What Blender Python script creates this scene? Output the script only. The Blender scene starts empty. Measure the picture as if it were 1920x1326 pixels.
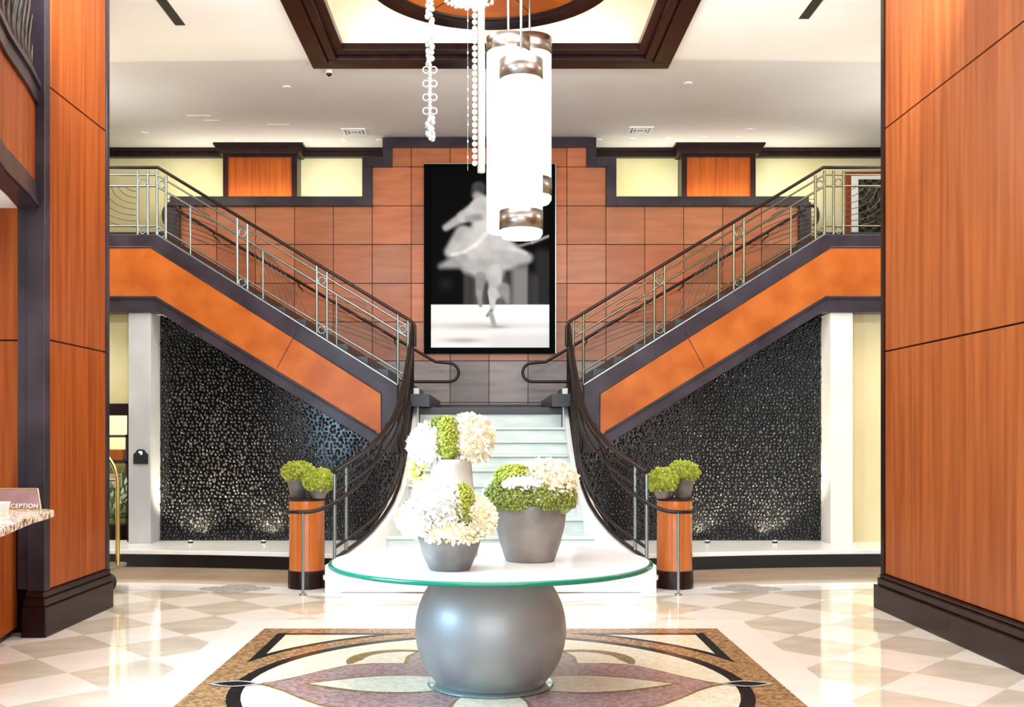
import bpy, bmesh, math, random
from mathutils import Vector, Matrix, noise
random.seed(7)
PI = math.pi
S = bpy.context.scene
C = S.collection

# ------------------------------------------------------------------ camera, world, lights, exposure
F = 1950.0; CX = 920.0; CY = 815.0; H = 1.46          # focal length / principal point in pixels, eye height in metres
cam_d = bpy.data.cameras.new('camera'); cam = bpy.data.objects.new('camera', cam_d); C.objects.link(cam)
cam.location = (0, 0, H); cam.rotation_euler = (PI/2, 0, 0)
cam_d.sensor_width = 36; cam_d.lens = F/1920*36
cam_d.shift_x = (960-CX)/1920; cam_d.shift_y = (CY-663)/1920
cam_d.clip_start = .05; cam_d.clip_end = 200
S.camera = cam
S.view_settings.view_transform = 'Standard'; S.view_settings.look = 'None'
S.view_settings.gamma = 1; S.view_settings.use_curve_mapping = False
S.view_settings.exposure = 0.17
w = bpy.data.worlds.new('world'); S.world = w; w.use_nodes = True
w.node_tree.nodes['Background'].inputs[0].default_value = (0.93, 0.97, 1.0, 1)
w.node_tree.nodes['Background'].inputs[1].default_value = 0.8

def area(name, loc, rot, sx, sy, power, col=(1, 1, 1)):
    l = bpy.data.lights.new(name, 'AREA'); l.shape = 'RECTANGLE'; l.size = sx; l.size_y = sy
    l.energy = power; l.color = col
    o = bpy.data.objects.new(name, l); C.objects.link(o); o.location = loc; o.rotation_euler = rot
    return o
def spot(name, loc, target, power, angle=60, col=(1, .85, .65), radius=.03, blend=.6):
    l = bpy.data.lights.new(name, 'SPOT'); l.energy = power; l.spot_size = math.radians(angle); l.spot_blend = blend
    l.color = col; l.shadow_soft_size = radius
    o = bpy.data.objects.new(name, l); C.objects.link(o); o.location = loc
    d = Vector(target)-Vector(loc); o.rotation_euler = d.to_track_quat('-Z', 'Y').to_euler()
    return o
WARM = (1, .9, .77)
area('entrance_daylight', (0.6, -2.2, 2.6), (PI/2, 0, 0), 7.0, 4.6, 420, (.96, .98, 1))
area('side_daylight', (-3.05, 4.6, 2.3), (PI/2, 0, -PI/2+.05), 1.6, 2.6, 340, (.42, .72, 1))
area('hall_fill', (0, 3.6, 5.6), (0, 0, 0), 4.5, 4.0, 260, (1, .97, .92))  # unseen fill below the ceiling, added to brighten the hall
area('hall_fill', (0, 8.9, 5.6), (.25, 0, 0), 2.3, .5, 110, (1, .96, .9))  # second unseen fill, added nearer the stairs
for sx in (-1, 1):
    area('ceiling_fill_up', (sx*2.3, 7.0, 4.7), (PI-.95, 0, 0), .9, .5, 110, (.95, .97, 1))  # added out of view to brighten the ceiling, no fixture here
    area('gallery_fill_up', (sx*5.3, 12.8, 4.4), (PI, -sx*.5, 0), 1.2, 1.6, 17, (1, .96, .92))  # added fill hidden behind the side walls, lifts the rear ceiling
    area('gallery_fill', (sx*5.2, 10.6, 5.6), (0, 0, 0), 2.2, 1.6, 120, WARM)  # unseen downward fill added over the gallery sides

# ------------------------------------------------------------------ materials
def srgb(r, g, b):
    f = lambda c: (c/255/12.92) if c/255 <= .04045 else ((c/255+.055)/1.055)**2.4
    return (f(r), f(g), f(b), 1)
def mat(name, col, rough=.5, metal=0, **k):
    m = bpy.data.materials.new(name); m.use_nodes = True
    p = m.node_tree.nodes['Principled BSDF']
    p.inputs['Base Color'].default_value = col; p.inputs['Roughness'].default_value = rough
    p.inputs['Metallic'].default_value = metal
    for a, b in k.items(): p.inputs[a.replace('_', ' ')].default_value = b
    return m
def N(m, t, **k):
    n = m.node_tree.nodes.new(t)
    for a, b in k.items(): setattr(n, a, b)
    return n
def L(m, a, b): m.node_tree.links.new(a, b)
def P(m): return m.node_tree.nodes['Principled BSDF']
def ramp(m, fac, stops):
    r = N(m, 'ShaderNodeValToRGB'); el = r.color_ramp.elements
    while len(el) < len(stops): el.new(.5)
    for e, (p, c) in zip(el, stops): e.position = p; e.color = c
    L(m, fac, r.inputs[0]); return r
def noisy(name, c1, c2, scale=(1, 1, 1), nscale=4, rough=.4, detail=4, bump=0, lo=.35, hi=.65, metal=0, **k):
    m = mat(name, c1, rough, metal, **k)
    g = N(m, 'ShaderNodeNewGeometry'); mp = N(m, 'ShaderNodeMapping'); mp.inputs['Scale'].default_value = scale
    L(m, g.outputs['Position'], mp.inputs[0])
    n = N(m, 'ShaderNodeTexNoise'); n.inputs['Scale'].default_value = nscale; n.inputs['Detail'].default_value = detail
    L(m, mp.outputs[0], n.inputs['Vector'])
    r = ramp(m, n.outputs[0], [(lo, c1), (hi, c2)]); L(m, r.outputs[0], P(m).inputs['Base Color'])
    if bump:
        b = N(m, 'ShaderNodeBump'); b.inputs['Strength'].default_value = bump; b.inputs['Distance'].default_value = .01
        L(m, n.outputs[0], b.inputs['Height']); L(m, b.outputs[0], P(m).inputs['Normal'])
    return m
M = {}
M['wood'] = noisy('orange_wood', srgb(130, 58, 14), srgb(158, 80, 28), (9, 9, .35), 2.2, .34, 3)
M['woodR'] = noisy('cherry_wood', srgb(132, 64, 25), srgb(156, 83, 38), (7, 7, .3), 2.0, .36, 3)
M['wood_stair'] = noisy('fascia_wood', srgb(158, 78, 22), srgb(178, 96, 36), (1.2, 1, 1.2), 2.5, .3, 3)
M['dark'] = noisy('dark_walnut', srgb(24, 9, 9), srgb(38, 17, 14), (3, 3, .6), 4, .3, 3)
M['darkgrey'] = noisy('grey_brown_lacquer', srgb(42, 34, 40), srgb(60, 52, 60), (1, 1, 1), 3, .28, 3)
M['black'] = mat('black_stone', srgb(10, 9, 11), .18)
M['steps'] = mat('dark_step_stone', srgb(24, 28, 32), .35)
M['ceil'] = noisy('cream_plaster', srgb(238, 233, 228), srgb(230, 224, 218), (1, 1, 1), .6, .8, 2)
M['cream'] = mat('cove_plaster', srgb(244, 224, 206), .8)
M['white'] = mat('white_paint', srgb(240, 240, 238), .5)
M['whitestone'] = noisy('white_stone', srgb(240, 241, 239), srgb(230, 232, 231), (1, 1, 1), 3, .25, 4)
M['stepstone'] = noisy('pale_green_marble', srgb(182, 196, 189), srgb(206, 214, 208), (1, 3, 4), 2.5, .2, 5)
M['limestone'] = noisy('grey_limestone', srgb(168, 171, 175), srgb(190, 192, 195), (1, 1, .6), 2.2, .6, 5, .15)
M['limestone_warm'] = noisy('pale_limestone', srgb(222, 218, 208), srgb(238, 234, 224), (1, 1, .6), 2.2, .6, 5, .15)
M['yellow'] = noisy('pale_yellow_plaster', srgb(224, 218, 176), srgb(212, 202, 148), (1, 1, 1), 1.2, .75, 3)
M['yellow_r'] = noisy('warm_cream_plaster', srgb(232, 220, 180), srgb(224, 210, 164), (1, 1, 1), 1.2, .75, 3)
M['steel'] = mat('brushed_steel', srgb(138, 148, 148), .32, 1)
M['bronze'] = mat('dark_bronze', srgb(26, 13, 10), .34, .3)
M['steelR'] = mat('warm_steel', srgb(120, 116, 98), .3, 1)  # darker, warmer steel for the right railing
M['brass'] = mat('polished_brass', srgb(236, 208, 130), .15, 1)
M['wire'] = mat('dark_wire', srgb(84, 74, 68), .35, .8)
M['chrome'] = mat('chrome', srgb(150, 142, 136), .32, 1)
M['rubber'] = mat('black_rubber', srgb(16, 16, 18), .5)
M['pot'] = noisy('grey_zinc_pot', srgb(126, 118, 110), srgb(90, 84, 80), (1, 1, 1), 5, .42, 4)
M['potlight'] = noisy('pale_zinc_vase', srgb(206, 200, 190), srgb(178, 170, 160), (1, 1, 1), 5, .4, 4)
M['soil'] = mat('dark_moss', srgb(58, 62, 28), .9)
M['berry'] = noisy('green_berries', srgb(118, 128, 30), srgb(168, 172, 60), (1, 1, 1), 60, .5, 2)
M['berryd'] = noisy('olive_berries', srgb(84, 94, 26), srgb(132, 140, 50), (1, 1, 1), 60, .5, 2)
M['petal'] = mat('white_petals', srgb(250, 248, 240), .7)
M['petalc'] = noisy('cream_petals', srgb(246, 238, 220), srgb(236, 222, 186), (1, 1, 1), 12, .7, 2)
M['rose'] = mat('pale_yellow_petals', srgb(238, 236, 150), .6)
M['moss'] = noisy('lime_moss', srgb(158, 168, 48), srgb(196, 200, 88), (1, 1, 1), 30, .8, 2)
M['leaf'] = mat('palm_green', srgb(96, 128, 48), .5)
def emit(name, col, st):
    m = mat(name, col, .5); P(m).inputs['Emission Color'].default_value = col; P(m).inputs['Emission Strength'].default_value = st
    return m
M['glow'] = emit('lit_diffuser', (1, .97, .92, 1), 6.5)
M['lamp'] = emit('lamp_face', (1, .97, .9, 1), 6)
M['crystal'] = mat('crystal', srgb(214, 214, 210), .08, 0, Transmission_Weight=.6, IOR=1.5)
M['tube'] = mat('frosted_tube', srgb(150, 140, 130), .3, .3)
M['greenglass'] = mat('green_glass_edge', srgb(0, 118, 92), .08, 0, Transmission_Weight=.1, IOR=1.5)
M['glass'] = mat('clear_glass', srgb(190, 228, 220), .03, 0, Transmission_Weight=.9, IOR=1.5)
M['topwhite'] = mat('white_glass_top', srgb(246, 248, 247), .12)
M['sphere'] = noisy('pearl_grey_lacquer', srgb(136, 140, 142), srgb(146, 148, 148), (1, 1, 4), 1.5, .46, 2, metal=.45, Coat_Weight=.15)
M['frameblack'] = mat('black_frame', srgb(2, 2, 3), .6, Specular_IOR_Level=.03)

# floor: cream marble with a diamond checker
def floor_mat():
    m = mat('marble_floor', srgb(230, 220, 205), .07)
    g = N(m, 'ShaderNodeNewGeometry'); sp = N(m, 'ShaderNodeSeparateXYZ'); L(m, g.outputs['Position'], sp.inputs[0])
    def ma(op, a, b=None):
        n = N(m, 'ShaderNodeMath', operation=op)
        for i, v in enumerate((a, b)):
            if v is None: continue
            if isinstance(v, (int, float)): n.inputs[i].default_value = v
            else: L(m, v, n.inputs[i])
        return n.outputs[0]
    a = ma('DIVIDE', sp.outputs[0], .74); b = ma('DIVIDE', ma('SUBTRACT', sp.outputs[1], 7.17), .8)
    u = ma('FLOOR', ma('ADD', ma('ADD', a, b), .5)); v = ma('FLOOR', ma('ADD', ma('SUBTRACT', a, b), .5))
    par = ma('ABSOLUTE', ma('MODULO', ma('ADD', u, v), 2.0))
    n = N(m, 'ShaderNodeTexNoise'); n.inputs['Scale'].default_value = 2.5; n.inputs['Detail'].default_value = 6
    mp = N(m, 'ShaderNodeMapping'); mp.inputs['Scale'].default_value = (1, 2.2, 1); L(m, g.outputs['Position'], mp.inputs[0]); L(m, mp.outputs[0], n.inputs['Vector'])
    lt = ramp(m, n.outputs[0], [(.35, srgb(240, 231, 219)), (.65, srgb(233, 223, 210))])
    dk = ramp(m, n.outputs[0], [(.35, srgb(214, 203, 184)), (.65, srgb(200, 188, 168))])
    mx = N(m, 'ShaderNodeMix', data_type='RGBA'); L(m, par, mx.inputs[0]); L(m, dk.outputs[0], mx.inputs[6]); L(m, lt.outputs[0], mx.inputs[7])
    L(m, mx.outputs[2], P(m).inputs['Base Color']); P(m).inputs['Specular IOR Level'].default_value = .8
    return m
M['floor'] = floor_mat()
M['border'] = noisy('plain_cream_marble', srgb(240, 232, 222), srgb(234, 225, 214), (1, 2, 1), 2.5, .07, 5)
M['band'] = noisy('white_marble_band', srgb(240, 240, 238), srgb(232, 232, 230), (1, 2, 1), 2.5, .08, 5)
M['beige'] = noisy('beige_marble', srgb(196, 176, 152), srgb(184, 162, 138), (1, 2, 1), 2.0, .1, 5)
def tess(name, c1, c2, sc=46, rough=.22):
    m = mat(name, c1, rough)
    g = N(m, 'ShaderNodeNewGeometry')
    v = N(m, 'ShaderNodeTexVoronoi'); v.inputs['Scale'].default_value = sc; L(m, g.outputs['Position'], v.inputs['Vector'])
    sp = N(m, 'ShaderNodeSeparateColor'); L(m, v.outputs['Color'], sp.inputs[0])
    r = ramp(m, sp.outputs[0], [(.1, c1), (.9, c2)]); L(m, r.outputs[0], P(m).inputs['Base Color'])
    return m
M['t_brown'] = tess('brown_tesserae', srgb(122, 90, 58), srgb(172, 136, 96))
M['t_cream'] = tess('cream_tesserae', srgb(226, 218, 196), srgb(206, 196, 170))
M['t_white'] = tess('white_tesserae', srgb(218, 222, 220), srgb(196, 202, 202))
M['t_pink'] = tess('mauve_tesserae', srgb(168, 138, 134), srgb(134, 104, 100))
M['t_olive'] = tess('olive_tesserae', srgb(142, 116, 66), srgb(116, 94, 50))
M['t_black'] = tess('black_tesserae', srgb(12, 12, 14), srgb(30, 28, 30))
M['t_grey'] = tess('grey_tesserae', srgb(190, 186, 180), srgb(160, 156, 150))

# panels: colour attribute per panel
def panel_mat():
    m = mat('panel_wood', srgb(190, 100, 60), .3)
    a = N(m, 'ShaderNodeAttribute'); a.attribute_name = 'tone'
    g = N(m, 'ShaderNodeNewGeometry'); mp = N(m, 'ShaderNodeMapping'); mp.inputs['Scale'].default_value = (1.2, 1, 7); L(m, g.outputs['Position'], mp.inputs[0])
    n = N(m, 'ShaderNodeTexNoise'); n.inputs['Scale'].default_value = 1.6; n.inputs['Detail'].default_value = 4; L(m, mp.outputs[0], n.inputs['Vector'])
    r = ramp(m, n.outputs[0], [(.3, (.82, .82, .82, 1)), (.7, (1.12, 1.1, 1.08, 1))])
    mx = N(m, 'ShaderNodeMix', data_type='RGBA', blend_type='MULTIPLY'); mx.inputs[0].default_value = 1
    L(m, a.outputs['Color'], mx.inputs[6]); L(m, r.outputs[0], mx.inputs[7]); L(m, mx.outputs[2], P(m).inputs['Base Color'])
    return m
M['panel'] = panel_mat()
def attr_mat(name, rough):
    m = mat(name, (1, 1, 1, 1), rough); a = N(m, 'ShaderNodeAttribute'); a.attribute_name = 'tone'
    L(m, a.outputs['Color'], P(m).inputs['Base Color']); return m
for k_ in ('wood', 'woodR', 'wood_stair', 'dark', 'darkgrey', 'panel'): P(M[k_]).inputs['Specular IOR Level'].default_value = .22
M['print'] = attr_mat('photo_print', .6); P(M['print']).inputs['Specular IOR Level'].default_value = .05
def granite():
    m = mat('granite_counter', srgb(230, 214, 190), .12)
    g = N(m, 'ShaderNodeNewGeometry'); v = N(m, 'ShaderNodeTexNoise'); v.inputs['Scale'].default_value = 26; v.inputs['Detail'].default_value = 3; L(m, g.outputs['Position'], v.inputs['Vector'])
    r = ramp(m, v.outputs[0], [(.38, srgb(90, 60, 44)), (.45, srgb(206, 170, 128)), (.56, srgb(240, 232, 216))]); L(m, r.outputs[0], P(m).inputs['Base Color'])
    return m
M['granite'] = granite()

# ------------------------------------------------------------------ mesh builder
def W(px, py, d): return Vector(((px-CX)/F*d, d, H-(py-CY)/F*d))
def X(px, d): return (px-CX)/F*d
def Z(py, d): return H-(py-CY)/F*d

_last = [None]
class MB:
    def __init__(s): s.v = []; s.f = []; s.mi = []; s.sm = []; s.cur = 0; s.tone = []; s.t = (1, 1, 1, 1)
    def add(s, vs, fs, smooth=False):
        b = len(s.v); s.v += [tuple(v) for v in vs]; s.tone += [s.t]*len(vs)
        for f in fs: s.f.append(tuple(b+i for i in f)); s.mi.append(s.cur); s.sm.append(smooth)
        return s
    def box(s, x0, x1, y0, y1, z0, z1):
        x0, x1 = sorted((x0, x1)); y0, y1 = sorted((y0, y1)); z0, z1 = sorted((z0, z1))
        return s.add([(x0,y0,z0),(x1,y0,z0),(x1,y1,z0),(x0,y1,z0),(x0,y0,z1),(x1,y0,z1),(x1,y1,z1),(x0,y1,z1)],
                     [(0,3,2,1),(4,5,6,7),(0,1,5,4),(1,2,6,5),(2,3,7,6),(3,0,4,7)])
    def prism(s, poly, vec):      # poly: 3-D points, extruded by vec
        n = len(poly); vec = Vector(vec); a = [Vector(p) for p in poly]
        return s.add(a+[p+vec for p in a], [tuple(range(n))[::-1], tuple(range(n, 2*n))]+[(i, (i+1) % n, n+(i+1) % n, n+i) for i in range(n)])
    def plan(s, pts, z0, z1): return s.prism([(x, y, z0) for x, y in pts], (0, 0, z1-z0))
    def lathe(s, prof, c=(0, 0, 0), n=32, axis='z', smooth=True, cap=True):
        vs = []; fs = []
        for r, z in prof:
            for i in range(n):
                a = 2*PI*i/n; p = (r*math.cos(a), r*math.sin(a), z)
                if axis == 'y': p = (p[0], z, p[1])
                if axis == 'x': p = (z, p[0], p[1])
                vs.append((c[0]+p[0], c[1]+p[1], c[2]+p[2]))
        for j in range(len(prof)-1):
            for i in range(n):
                fs.append((j*n+i, j*n+(i+1) % n, (j+1)*n+(i+1) % n, (j+1)*n+i))
        s.add(vs, fs, smooth)
        if cap and prof[0][0] > 1e-4: s.add(vs[:n], [tuple(range(n))[::-1]])
        if cap and prof[-1][0] > 1e-4: s.add(vs[-n:], [tuple(range(n))])
        return s
    def tube(s, pts, r, n=8, closed=False, smooth=True, flat=1.0):
        pts = [Vector(p) for p in pts]; k = len(pts); vs = []; fs = []
        up = Vector((0, 0, 1)); prev = None
        for i, p in enumerate(pts):
            a = pts[(i-1) % k] if (closed or i > 0) else p; b = pts[(i+1) % k] if (closed or i < k-1) else p
            t = (b-a); t = t.normalized() if t.length > 1e-9 else Vector((0, 0, 1))
            if prev is None:
                ref = up if abs(t.z) < .95 else Vector((0, 1, 0)); u = t.cross(ref).normalized()
            else: u = (prev-t*prev.dot(t)).normalized()
            prev = u; v = u.cross(t)
            rr = r[i] if isinstance(r, (list, tuple)) else r
            for j in range(n):
                an = 2*PI*j/n; vs.append(p+u*rr*math.cos(an)+v*rr*flat*math.sin(an))
        for i in range(k if closed else k-1):
            for j in range(n):
                fs.append((i*n+j, i*n+(j+1) % n, ((i+1) % k)*n+(j+1) % n, ((i+1) % k)*n+j))
        s.add(vs, fs, smooth)
        if not closed: s.add(vs[:n], [tuple(range(n))[::-1]]); s.add(vs[-n:], [tuple(range(n))])
        return s
    def ball(s, c, rx, ry=None, rz=None, nu=12, nv=8):
        ry = ry or rx; rz = rz or rx; vs = [(c[0], c[1], c[2]-rz)]; fs = []
        for j in range(1, nv):
            ph = PI*j/nv-PI/2
            for i in range(nu):
                a = 2*PI*i/nu; vs.append((c[0]+rx*math.cos(ph)*math.cos(a), c[1]+ry*math.cos(ph)*math.sin(a), c[2]+rz*math.sin(ph)))
        vs.append((c[0], c[1], c[2]+rz)); t = len(vs)-1
        for i in range(nu):
            fs.append((0, 1+(i+1) % nu, 1+i)); fs.append((t, 1+(nv-2)*nu+i, 1+(nv-2)*nu+(i+1) % nu))
            for j in range(nv-2): fs.append((1+j*nu+i, 1+j*nu+(i+1) % nu, 1+(j+1)*nu+(i+1) % nu, 1+(j+1)*nu+i))
        return s.add(vs, fs, True)
    def torus(s, c, R, r, axis='y', n=20, m=8):
        pts = []
        for i in range(n):
            a = 2*PI*i/n; q = (R*math.cos(a), R*math.sin(a))
            pts.append((c[0]+q[0], c[1], c[2]+q[1]) if axis == 'y' else ((c[0]+q[0], c[1]+q[1], c[2]) if axis == 'z' else (c[0], c[1]+q[0], c[2]+q[1])))
        return s.tube(pts, r, m, closed=True)
    def build(s, name, m, parent=None, bevel=0, loc=None, fix=True):
        me = bpy.data.meshes.new(name); off = Vector(loc) if loc is not None else Vector((0, 0, 0))
        if parent is not None and loc is None: off = Vector(parent['_w'])
        me.from_pydata([tuple(Vector(v)-off) for v in s.v], [], s.f); me.update()
        ms = m if isinstance(m, (list, tuple)) else [m]
        for q in ms: me.materials.append(M[q] if isinstance(q, str) else q)
        me.polygons.foreach_set('material_index', s.mi); me.polygons.foreach_set('use_smooth', s.sm)
        if any(t != (1, 1, 1, 1) for t in s.tone[:: max(1, len(s.tone)//500)]):
            ca = me.color_attributes.new('tone', 'FLOAT_COLOR', 'POINT'); ca.data.foreach_set('color', [c for t in s.tone for c in t])
        if fix and len(s.f) < 60000:
            bm = bmesh.new(); bm.from_mesh(me); bmesh.ops.recalc_face_normals(bm, faces=bm.faces); bm.to_mesh(me); bm.free()
        o = bpy.data.objects.new(name, me); C.objects.link(o)
        if parent is not None:
            o['_w'] = parent['_w']; o.parent = parent; o.location = (0, 0, 0) if loc is None else Vector(loc)-Vector(parent['_w'])
        elif loc is not None: o.location = loc
        _last[0] = o
        if bevel:
            b = o.modifiers.new('bevel', 'BEVEL'); b.width = bevel; b.segments = 2; b.limit_method = 'ANGLE'; b.angle_limit = .6
        return o
def tag(o, label, cat, group=None, kind=None):
    if label: o['label'] = label
    if cat: o['category'] = cat
    if group: o['group'] = group
    if kind: o['kind'] = kind
    return o
def thing(name, label, cat, loc=(0, 0, 0), group=None, kind=None):
    o = bpy.data.objects.new(name, None); C.objects.link(o); o.location = loc; o['_w'] = tuple(loc); o.empty_display_size = .1
    return tag(o, label, cat, group, kind)
def copy_tree(o, loc, label=None):
    r = o.copy(); C.objects.link(r); r.location = loc
    if label: r['label'] = label
    for ch in o.children:
        c = ch.copy(); C.objects.link(c); c.parent = r
        for g in ch.children: d = g.copy(); C.objects.link(d); d.parent = c
    return r
def struct(o, label, cat):
    return tag(o, label, cat, None, 'structure')
SIDE = {-1: 'left', 1: 'right'}

# ------------------------------------------------------------------ floor
fl = MB(); fl.box(-6.9, 6.9, -3, 15.8, -.1, 0)
def flat(mi, pts, z):
    fl.cur = mi; n = len(pts); fl.add([(x, y, z) for x, y in pts], [tuple(range(n))])
def strip(mi, top, bot, z):      # a band between two point rows
    fl.cur = mi
    for i in range(len(top)-1): fl.add([(*bot[i], z), (*bot[i+1], z), (*top[i+1], z), (*top[i], z)], [(0, 1, 2, 3)])
flat(1, [(-1.97, 2.2), (1.97, 2.2), (1.97, 8.2), (-1.97, 8.2)], .0010)
# curved white band and the beige field between it and the water wall
def curb_y(x):
    a = abs(x); return 11.46-.1*max(0, 5-a)**1.0*.2-.035*max(0, 4.6-a)**2.2
rows = [i*.25 for i in range(-27, 28)]
strip(3, [(x, 12.3) for x in rows], [(x, curb_y(x)-1.15) for x in rows], .0008)
strip(2, [(x, curb_y(x)-1.15) for x in rows], [(x, curb_y(x)-1.6) for x in rows], .0016)
MC = 6.07   # medallion centre
flat(4, [(-1.7, 3.9), (1.7, 3.9), (1.7, 7.82), (-1.7, 7.82)], .0020)
def arcpts(r, a0, a1, n): return [(r*math.cos(a0+(a1-a0)*i/n), MC+r*math.sin(a0+(a1-a0)*i/n)) for i in range(n+1)]
def ringf(mi, r0, r1, z, a0=0, a1=2*PI, n=72): strip(mi, arcpts(r1, a0, a1, n), arcpts(r0, a0, a1, n), z)
fl.cur = 9
for sx in (-1, 1):
    for sy in (-1, 1):
        def spandrel(mi, xo, r, z):
            a0 = math.acos(xo/r); a1 = PI/2-a0
            pa = [(r*math.cos(t), r*math.sin(t)) for t in [a0+(a1-a0)*i/24 for i in range(25)]]
            if a1 < a0: pa = pa
            for i in range(24):
                q = [(xo, xo), pa[i], pa[i+1]]; flat(mi, [(sx*x, MC+sy*y) for x, y in q], z)
        spandrel(9, 1.56, 1.66, .0028)
        spandrel(5, 1.49, 1.71, .0034)
ringf(9, 1.42, 1.50, .0030); 
flat(6, arcpts(1.42, 0, 2*PI, 72)[:-1], .0030)
def lens(mi, c0, c1, wd, ang, z, n=28, pw=1.0):
    L_ = c1-c0; pts = []
    for i in range(n+1):
        t = i/n; pts.append((c0+L_*t, wd*(math.sin(PI*t))**pw))
    for i in range(n, -1, -1):
        t = i/n; pts.append((c0+L_*t, -wd*(math.sin(PI*t))**pw))
    ca, sa = math.cos(ang), math.sin(ang)
    up = [(x*ca-y*sa, MC+x*sa+y*ca) for x, y in pts[:n+1]]; dn = [(x*ca-y*sa, MC+x*sa+y*ca) for x, y in pts[n+1:][::-1]]
    strip(mi, up, dn, z)
HW = [(0, .42), (.2, .52), (.49, .555), (.75, .555), (.91, .50), (1.05, .34), (1.18, .17), (1.30, .05), (1.39, .0)]
def petal(mi, ang, z, g=0.0):
    pu = []; pd = []; ca, sa = math.cos(ang), math.sin(ang)
    for i in range(41):
        x = 1.39*i/40
        for (xa, ha), (xb, hb) in zip(HW[:-1], HW[1:]):
            if x <= xb+1e-6: h_ = ha+(hb-ha)*(x-xa)/(xb-xa); break
        h_ = max(0, h_-g)
        pu.append((x*ca-h_*sa, MC+x*sa+h_*ca)); pd.append((x*ca+h_*sa, MC+x*sa-h_*ca))
    strip(mi, pu, pd, z)
for k in range(4): petal(8, k*PI/2, .0036+.0001*k)
for k in range(4): petal(7, k*PI/2, .0044+.0001*k, .028)
for k in range(4):
    a = k*PI/2
    lens(8, .0, 1.10, .225, a, .0054+.0001*k); lens(6, .0, 1.06, .2, a, .0060+.0001*k)
    lens(10, 1.33, 1.66, .074, a, .0066); lens(9, 1.37, 1.62, .053, a, .0070)
for sx in (-1, 1):      # hooked scrolls beside the petals
    for sy in (-1, 1):
        po = []; pi_ = []
        for i in range(21):
            t = -.35+i/20*3.0; wd = .10*max(0, 1-i/20)**.7*min(1, .25+i/4)
            po.append((sx*(.60+.33*math.cos(t)), MC+sy*(.64+.33*math.sin(t)))); pi_.append((sx*(.60+(.318-wd)*math.cos(t)), MC+sy*(.64+(.318-wd)*math.sin(t))))
        strip(8, po, pi_, .0050)
for sx in (-1, 1):   # small knot motif in the white band
    cx, cy = sx*2.42, curb_y(2.42)-1.375
    for dx, dy in ((0, .14), (0, -.14), (.17, 0), (-.17, 0)):
        flat(10, [(cx+dx+.17*math.cos(t*PI/8), cy+dy+.14*math.sin(t*PI/8)) for t in range(16)], .0022+.0001*(dx > 0)+.0002*(dy > 0)+.0003*(dx < 0))
floor = fl.build('floor', ['floor', 'border', 'band', 'beige', 't_brown', 't_cream', 't_cream', 't_pink', 't_olive', 't_black', 't_grey'], fix=False)
struct(floor, 'polished cream marble floor with diamond checker and a square mosaic medallion', 'floor')

# ------------------------------------------------------------------ ceiling with coffer
CZ = 5.72
c = MB()
c.box(-6.9, -1.74, -3, 15.8, CZ, CZ+.06); c.box(1.74, 6.9, -3, 15.8, CZ, CZ+.06)
c.box(-1.74, 1.74, 11.38, 15.8, CZ, CZ+.06); c.box(-1.74, 1.74, -3, 7.9, CZ, CZ+.06)
ceiling = c.build('ceiling', 'ceil'); struct(ceiling, 'cream plaster ceiling with a square coffer', 'ceiling')
c = MB()
for x0, x1, y0, y1 in ((-1.8, -1.74, 7.84, 11.44), (1.74, 1.8, 7.84, 11.44), (-1.74, 1.74, 11.38, 11.44), (-1.74, 1.74, 7.84, 7.9)): c.box(x0, x1, y0, y1, CZ+.06, 6.3)
c.box(-1.8, 1.8, 7.84, 11.44, 6.3, 6.36)
cf = c.build('ceiling_coffer', 'cream'); struct(cf, 'square recess of the ceiling coffer, washed with white light', 'coffer')
c = MB()
def frame(mb, X0, Y0, Y1, wd, z0, z1):
    mb.box(-X0, X0, Y1-wd, Y1, z0, z1); mb.box(-X0, X0, Y0, Y0+wd, z0, z1)
    mb.box(-X0, -X0+wd, Y0+wd, Y1-wd, z0, z1); mb.box(X0-wd, X0, Y0+wd, Y1-wd, z0, z1)
frame(c, 2.035, 7.4, 11.92, .2, CZ-.07, CZ+.0)
frame(c, 1.84, 7.6, 11.72, .14, CZ-.045, CZ-.001); frame(c, 1.79, 7.65, 11.62, .25-.17, CZ-.10, CZ-.02)
frame(c, 1.75, 7.7, 11.50, .14, CZ-.06, CZ+.02)
t1 = c.build('trim_1', 'dark', bevel=.008); struct(t1, 'dark walnut frame around the square ceiling coffer', 'trim')
# round canopy
dy = 9.62
c = MB(); c.lathe([(1.02, CZ-.02), (1.18, CZ-.06), (1.18, CZ+.04), (1.0, CZ+.04), (1.0, CZ-.02), (1.02, CZ-.02)], (0, dy, 0), 72, cap=False)
tc = thing('ceiling_rose', 'round orange wood disc with a dark rim inside the ceiling coffer', 'ceiling disc', (0, dy, CZ))
c.build('rim', 'dark', tc)
c = MB(); c.lathe([(0.001, CZ+.0), (1.01, CZ+.0), (1.01, CZ+.05), (.5, CZ+.06), (.5, 6.3)], (0, dy, 0), 72, smooth=False)
for i in range(12):
    a = 2*PI*i/12+.1; d = Vector((math.cos(a), math.sin(a), 0)); n_ = Vector((-d.y, d.x, 0))*.004
    p = Vector((0, dy, CZ-.003)); c.cur = 1
    c.prism([p+d*.12-n_, p+d*1.0-n_, p+d*1.0+n_, p+d*.12+n_], (0, 0, .006))
c.build('wood_disc', ['wood_stair', 'dark'], tc)
for sx, sy, rx, ry in ((0, 1, 3.0, .1), (0, -1, 3.0, .1), (1, 0, .1, 3.0), (-1, 0, .1, 3.0)):
    pass
area('cove_light', (0, 11.2, CZ+.09), (PI-.35, 0, 0), 3.2, .08, 4, (1, .93, .82))
area('cove_light', (-1.6, 9.7, CZ+.09), (PI, .35, 0), .08, 3.0, 3, (1, .93, .82))
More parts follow.
